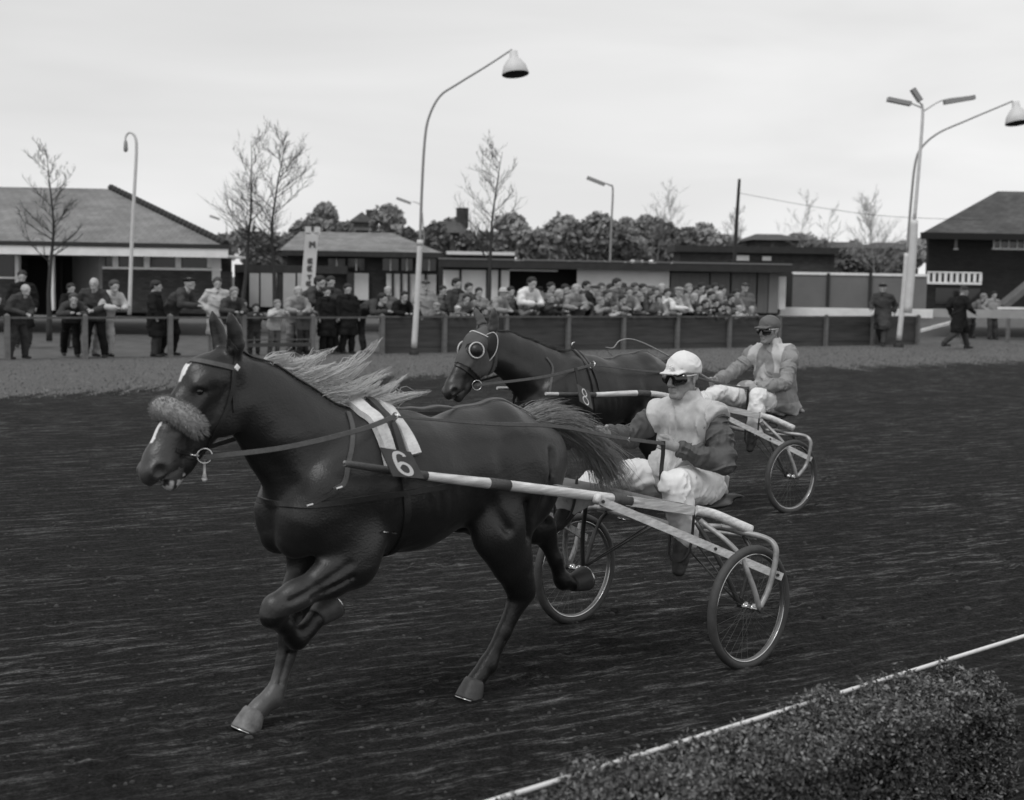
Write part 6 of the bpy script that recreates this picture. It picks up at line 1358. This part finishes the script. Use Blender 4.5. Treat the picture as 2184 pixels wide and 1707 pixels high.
D = [  # u, v of the head top, pose, garment, tone, headgear, its tone, distance behind the fence, turn
 (-6, 628, 'lean', 'jacket', 'dark', 'hair', 'dark', .45, 0, 'dark'),
 (50, 606, 'clasp', 'jacket', 'dark', 'bald', 'grey', .40, 8, 'dark'),
 (47, 578, 'stand', 'coat', 'black', 'hair', 'dark', 6.0, 0, 'dark'),
 (157, 626, 'bend', 'jacket', 'dark', 'hair', 'mid', .45, -10, 'black'),
 (152, 605, 'stand', 'coat', 'black', 'hair', 'dark', 5.0, 30, 'dark'),
 (196, 592, 'clasp', 'jacket', 'dark', 'bald', 'pale', .45, -20, 'black'),
 (243, 598, 'lean', 'jacket', 'pale', 'hair', 'mid', .45, 5, 'pale'),
 (334, 599, 'stand', 'coat', 'black', 'hair', 'dark', .35, 50, 'dark'),
 (402, 590, 'lean', 'jacket', 'dark', 'beret', 'black', .5, 30, 'black'),
 (464, 592, 'pockets', 'coat', 'pale', 'hair', 'mid', .75, -5, 'grey'),
 (499, 613, 'lean', 'jacket', 'dark', 'hair', 'grey', .35, 10, 'black'),
 (546, 648, 'child', 'jacket', 'dark', 'hair', 'dark', .35, 0, 'dark'),
 (592, 640, 'child', 'jacket', 'pale', 'hair', 'grey', .4, 10, 'mid'),
 (636, 612, 'lean', 'jacket', 'grey', 'hair', 'pale', .5, -10, 'grey'),
 (681, 589, 'lean', 'jacket', 'dark', 'hair', 'dark', .9, 30, 'dark'),
 (706, 590, 'stand', 'coat', 'dark', 'hair', 'dark', 1.2, 0, 'dark'),
 (697, 612, 'stand', 'coat', 'black', 'long hair', 'dark', .4, 0, 'black'),
 (742, 606, 'stand', 'coat', 'black', 'hair', 'dark', .4, -10, 'black'),
 (815, 626, 'bend', 'jacket', 'dark', 'hair', 'dark', .5, 25, 'dark'),
 (862, 622, 'lean', 'jacket', 'black', 'hair', 'black', .3, -10, 'dark'),
 (908, 596, 'stand', 'coat', 'grey', 'flat cap', 'dark', 1.2, -15, 'dark'),
 (931, 645, 'child', 'jacket', 'mid', 'peaked cap', 'grey', .3, 0, 'dark'),
 (975, 594, 'stand', 'coat', 'dark', 'hair', 'black', 1.3, 15, 'dark'),
 (1001, 604, 'stand', 'jacket', 'mid', 'hair', 'dark', 1.1, 0, 'dark'),
 (1022, 614, 'stand', 'jacket', 'grey', 'hair', 'dark', .9, 0, 'dark'),
 (1010, 634, 'child', 'jacket', 'dark', 'hair', 'dark', .7, 0, 'dark'),
 (976, 652, 'child', 'jacket', 'mid', 'peaked cap', 'pale', .3, 0, 'dark'),
 (1033, 656, 'child', 'jacket', 'dark', 'hair', 'dark', .3, 5, 'dark'),
 (1072, 614, 'lean', 'coat', 'grey', 'hat', 'pale', .5, 25, 'dark'),
 (1090, 612, 'stand', 'jacket', 'mid', 'hair', 'dark', 1.1, 0, 'dark'),
 (1134, 592, 'lean', 'jacket', 'white', 'hair', 'dark', .45, -5, 'dark'),
 (1176, 603, 'stand', 'jacket', 'mid', 'hair', 'dark', 1.2, 0, 'dark'),
 (1174, 626, 'child', 'jacket', 'dark', 'hair', 'grey', .3, 0, 'dark'),
 (1206, 607, 'stand', 'jacket', 'dark', 'hair', 'dark', 1.0, 10, 'dark'),
 (1229, 607, 'lean', 'jacket', 'grey', 'hair', 'pale', .4, -20, 'dark'),
 (1252, 600, 'stand', 'coat', 'dark', 'hair', 'black', 1.1, 20, 'dark'),
 (1268, 606, 'lean', 'coat', 'black', 'flat cap', 'dark', .8, 40, 'dark'),
 (1281, 634, 'child', 'jacket', 'grey', 'hair', 'grey', .35, 25, 'dark'),
 (1317, 594, 'stand', 'coat', 'mid', 'hair', 'dark', 1.0, 10, 'dark'),
 (1296, 618, 'lean', 'jacket', 'mid', 'hair', 'mid', .6, 0, 'dark'),
 (1309, 646, 'child', 'jacket', 'pale', 'hair', 'mid', .3, 30, 'dark'),
 (1342, 612, 'lean', 'jacket', 'grey', 'hair', 'mid', .45, -10, 'dark'),
 (1355, 604, 'stand', 'coat', 'dark', 'hair', 'mid', 1.2, 0, 'dark'),
 (1372, 606, 'stand', 'jacket', 'mid', 'hair', 'dark', 1.0, 0, 'dark'),
 (1388, 622, 'lean', 'jacket', 'dark', 'long hair', 'mid', .45, 20, 'dark'),
 (1412, 606, 'stand', 'jacket', 'mid', 'hair', 'pale', 1.2, -20, 'dark'),
 (1424, 616, 'lean', 'coat', 'pale', 'hair', 'dark', .7, -10, 'dark'),
 (1447, 610, 'lean', 'coat', 'white', 'flat cap', 'grey', .45, 15, 'dark'),
 (1470, 606, 'stand', 'jacket', 'grey', 'hair', 'grey', 1.2, 0, 'dark'),
 (1481, 626, 'lean', 'jacket', 'mid', 'hair', 'pale', .7, 0, 'dark'),
 (1490, 648, 'child', 'jacket', 'black', 'hair', 'dark', .3, 0, 'dark'),
 (1498, 604, 'stand', 'coat', 'mid', 'hair', 'black', 1.1, 10, 'dark'),
 (1512, 610, 'stand', 'jacket', 'pale', 'hair', 'dark', .9, 0, 'dark'),
 (1526, 605, 'stand', 'coat', 'mid', 'hair', 'dark', 1.2, 0, 'dark'),
 (1527, 638, 'child', 'jacket', 'black', 'hair', 'dark', .35, -5, 'dark'),
 (1541, 610, 'stand', 'jacket', 'grey', 'hair', 'dark', 1.0, 0, 'dark'),
 (1559, 628, 'lean', 'jacket', 'dark', 'hair', 'dark', .6, 10, 'dark'),
 (1552, 655, 'child', 'jacket', 'grey', 'hair', 'grey', .3, 10, 'dark'),
 (1590, 602, 'stand', 'coat', 'mid', 'flat cap', 'dark', .9, -20, 'dark'),
 (1577, 652, 'child', 'jacket', 'pale', 'hair', 'pale', .25, 0, 'dark'),
 (945, 610, 'stand', 'jacket', 'mid', 'hair', 'dark', 1.5, 10, 'dark'),
 (888, 640, 'lean', 'jacket', 'dark', 'flat cap', 'dark', 0.5, 10, 'dark'),
 (1052, 640, 'lean', 'jacket', 'grey', 'hair', 'mid', 0.55, -15, 'dark'),
 (1108, 622, 'lean', 'coat', 'dark', 'hair', 'dark', 0.7, 20, 'dark'),
 (1152, 612, 'stand', 'coat', 'dark', 'hat', 'black', 1.4, 0, 'dark'),
 (1192, 618, 'lean', 'jacket', 'mid', 'hair', 'pale', 0.6, 10, 'dark'),
 (1240, 620, 'child', 'jacket', 'mid', 'hair', 'mid', 0.35, 0, 'dark'),
 (1216, 612, 'stand', 'jacket', 'dark', 'hair', 'dark', 1.6, 0, 'dark'),
 (1283, 604, 'stand', 'coat', 'grey', 'hair', 'mid', 1.5, -10, 'dark'),
 (1303, 606, 'stand', 'jacket', 'pale', 'hair', 'dark', 1.7, 10, 'dark'),
 (1330, 604, 'stand', 'jacket', 'mid', 'hat', 'dark', 1.5, 0, 'dark'),
 (1327, 630, 'lean', 'jacket', 'mid', 'hair', 'dark', 0.4, 15, 'dark'),
 (1364, 626, 'lean', 'coat', 'mid', 'hair', 'grey', 0.5, 20, 'dark'),
 (1399, 614, 'stand', 'coat', 'grey', 'hair', 'mid', 1.0, 0, 'dark'),
 (1405, 630, 'lean', 'jacket', 'grey', 'hair', 'dark', 0.4, -15, 'dark'),
 (1436, 628, 'lean', 'jacket', 'mid', 'hair', 'dark', 0.4, 0, 'dark'),
 (1459, 620, 'lean', 'jacket', 'pale', 'hair', 'dark', 0.6, 0, 'dark'),
 (1484, 612, 'stand', 'coat', 'dark', 'hair', 'dark', 1.5, 0, 'dark'),
 (1505, 640, 'child', 'jacket', 'dark', 'hair', 'dark', 0.3, 10, 'dark'),
 (1516, 622, 'lean', 'jacket', 'grey', 'hair', 'dark', 0.7, 0, 'dark'),
 (1534, 622, 'lean', 'jacket', 'grey', 'hair', 'pale', 0.6, 0, 'dark'),
 (1570, 618, 'lean', 'jacket', 'grey', 'hair', 'dark', 0.8, -10, 'dark'),
 (1540, 648, 'child', 'jacket', 'mid', 'hair', 'dark', 0.25, 0, 'dark'),
 (1388, 606, 'stand', 'jacket', 'dark', 'flat cap', 'mid', 1.6, 0, 'dark'),
 (1515, 656, 'child', 'jacket', 'mid', 'hair', 'dark', 0.25, 0, 'dark'),
 (654, 640, 'child', 'jacket', 'mid', 'hair', 'dark', 0.4, -10, 'dark'),
 (1122, 640, 'child', 'jacket', 'mid', 'hair', 'dark', 0.3, 10, 'dark'),
 (995, 628, 'lean', 'jacket', 'mid', 'hair', 'dark', 0.7, 0, 'dark'),
 (828, 612, 'stand', 'coat', 'mid', 'hair', 'pale', 2.5, 0, 'dark'),
 (520, 640, 'stand', 'jacket', 'dark', 'hair', 'dark', 2.5, 20, 'dark'),
 (1604, 654, 'child', 'jacket', 'mid', 'hair', 'pale', .25, -20, 'dark'),
]
def crowd():
    ps = []
    for d in D:
        u, v, po, co, to, hg, ht, off, turn, lg = d
        ps.append(spectator(u, v, po, co, to, hg, ht, off, turn+random.uniform(-14, 14), lg))
    PD = {'stand': 'standing upright', 'pockets': 'standing with hands in pockets', 'lean': 'leaning on the rail', 'clasp': 'hands clasped', 'bend': 'bent over the rail', 'child': 'at the rail', 'walk': 'walking'}
    TD = {'black': 'black', 'dark': 'dark', 'mid': 'dark grey', 'grey': 'grey', 'pale': 'pale', 'white': 'white'}
    for i, r in enumerate(sorted(ps, key=lambda o: INFO[o.name][0])):
        pose, coat, tone, hg, hgt, off = INFO[r.name][1]
        who = 'child' if pose == 'child' else 'spectator'
        hw = {'hair': '%s hair' % ('light' if hgt in ('pale', 'grey') else 'dark'), 'long hair': 'long hair', 'bald': 'bald head'}.get(hg, hg)
        r['label'] = '%s in %s %s, %s, %s, %s from the left' % (who, TD[tone], coat, hw, PD[pose], ORD(i+1)); r['group'] = 'spectators along the fence'
    sp = spectator
    sp(1713, 596, 'pockets', 'jacket', 'grey', 'hair', 'pale', 0, 20, 'dark', foot=(1713, 672), label='small child standing alone in front of the grey hoarding')
    sp(1885, 603, 'walk', 'coat', 'dark', 'flat cap', 'black', 0, -60, 'dark', foot=(1880, 739), label='man in long dark coat and cap walking left of the right lamp post')
    sp(1862, 610, 'stand', 'coat', 'black', 'flat cap', 'dark', 0, 0, 'dark', foot=(1862, 700), label='dark figure standing close behind the walking man in the long coat')
    sp(1940, 616, 'stand', 'jacket', 'black', 'hair', 'grey', 0, 30, 'dark', foot=(1941, 716), label='person half hidden behind the right lamp post')
    sp(2050, 610, 'walk', 'coat', 'black', 'hat', 'dark', 0, 70, 'dark', foot=(2042, 745), label='man in black coat and brimmed hat walking by the white brace pole')
    sp(2080, 626, 'lean', 'jacket', 'mid', 'hair', 'grey', 0, 20, 'dark', foot=(2082, 722), label='light haired person leaning right of the man in the brimmed hat')
    sp(2116, 622, 'pockets', 'jacket', 'grey', 'hair', 'black', 0, -20, 'dark', foot=(2114, 724), label='black haired person in grey jacket under the outside stair')
    sp(2060, 602, 'stand', 'coat', 'black', 'flat cap', 'grey', 0, 0, 'dark', foot=(2062, 712), label='capped man standing behind the man in the brimmed hat')
crowd()
for o in C.objects:
    if '_b' in o: del o['_b']
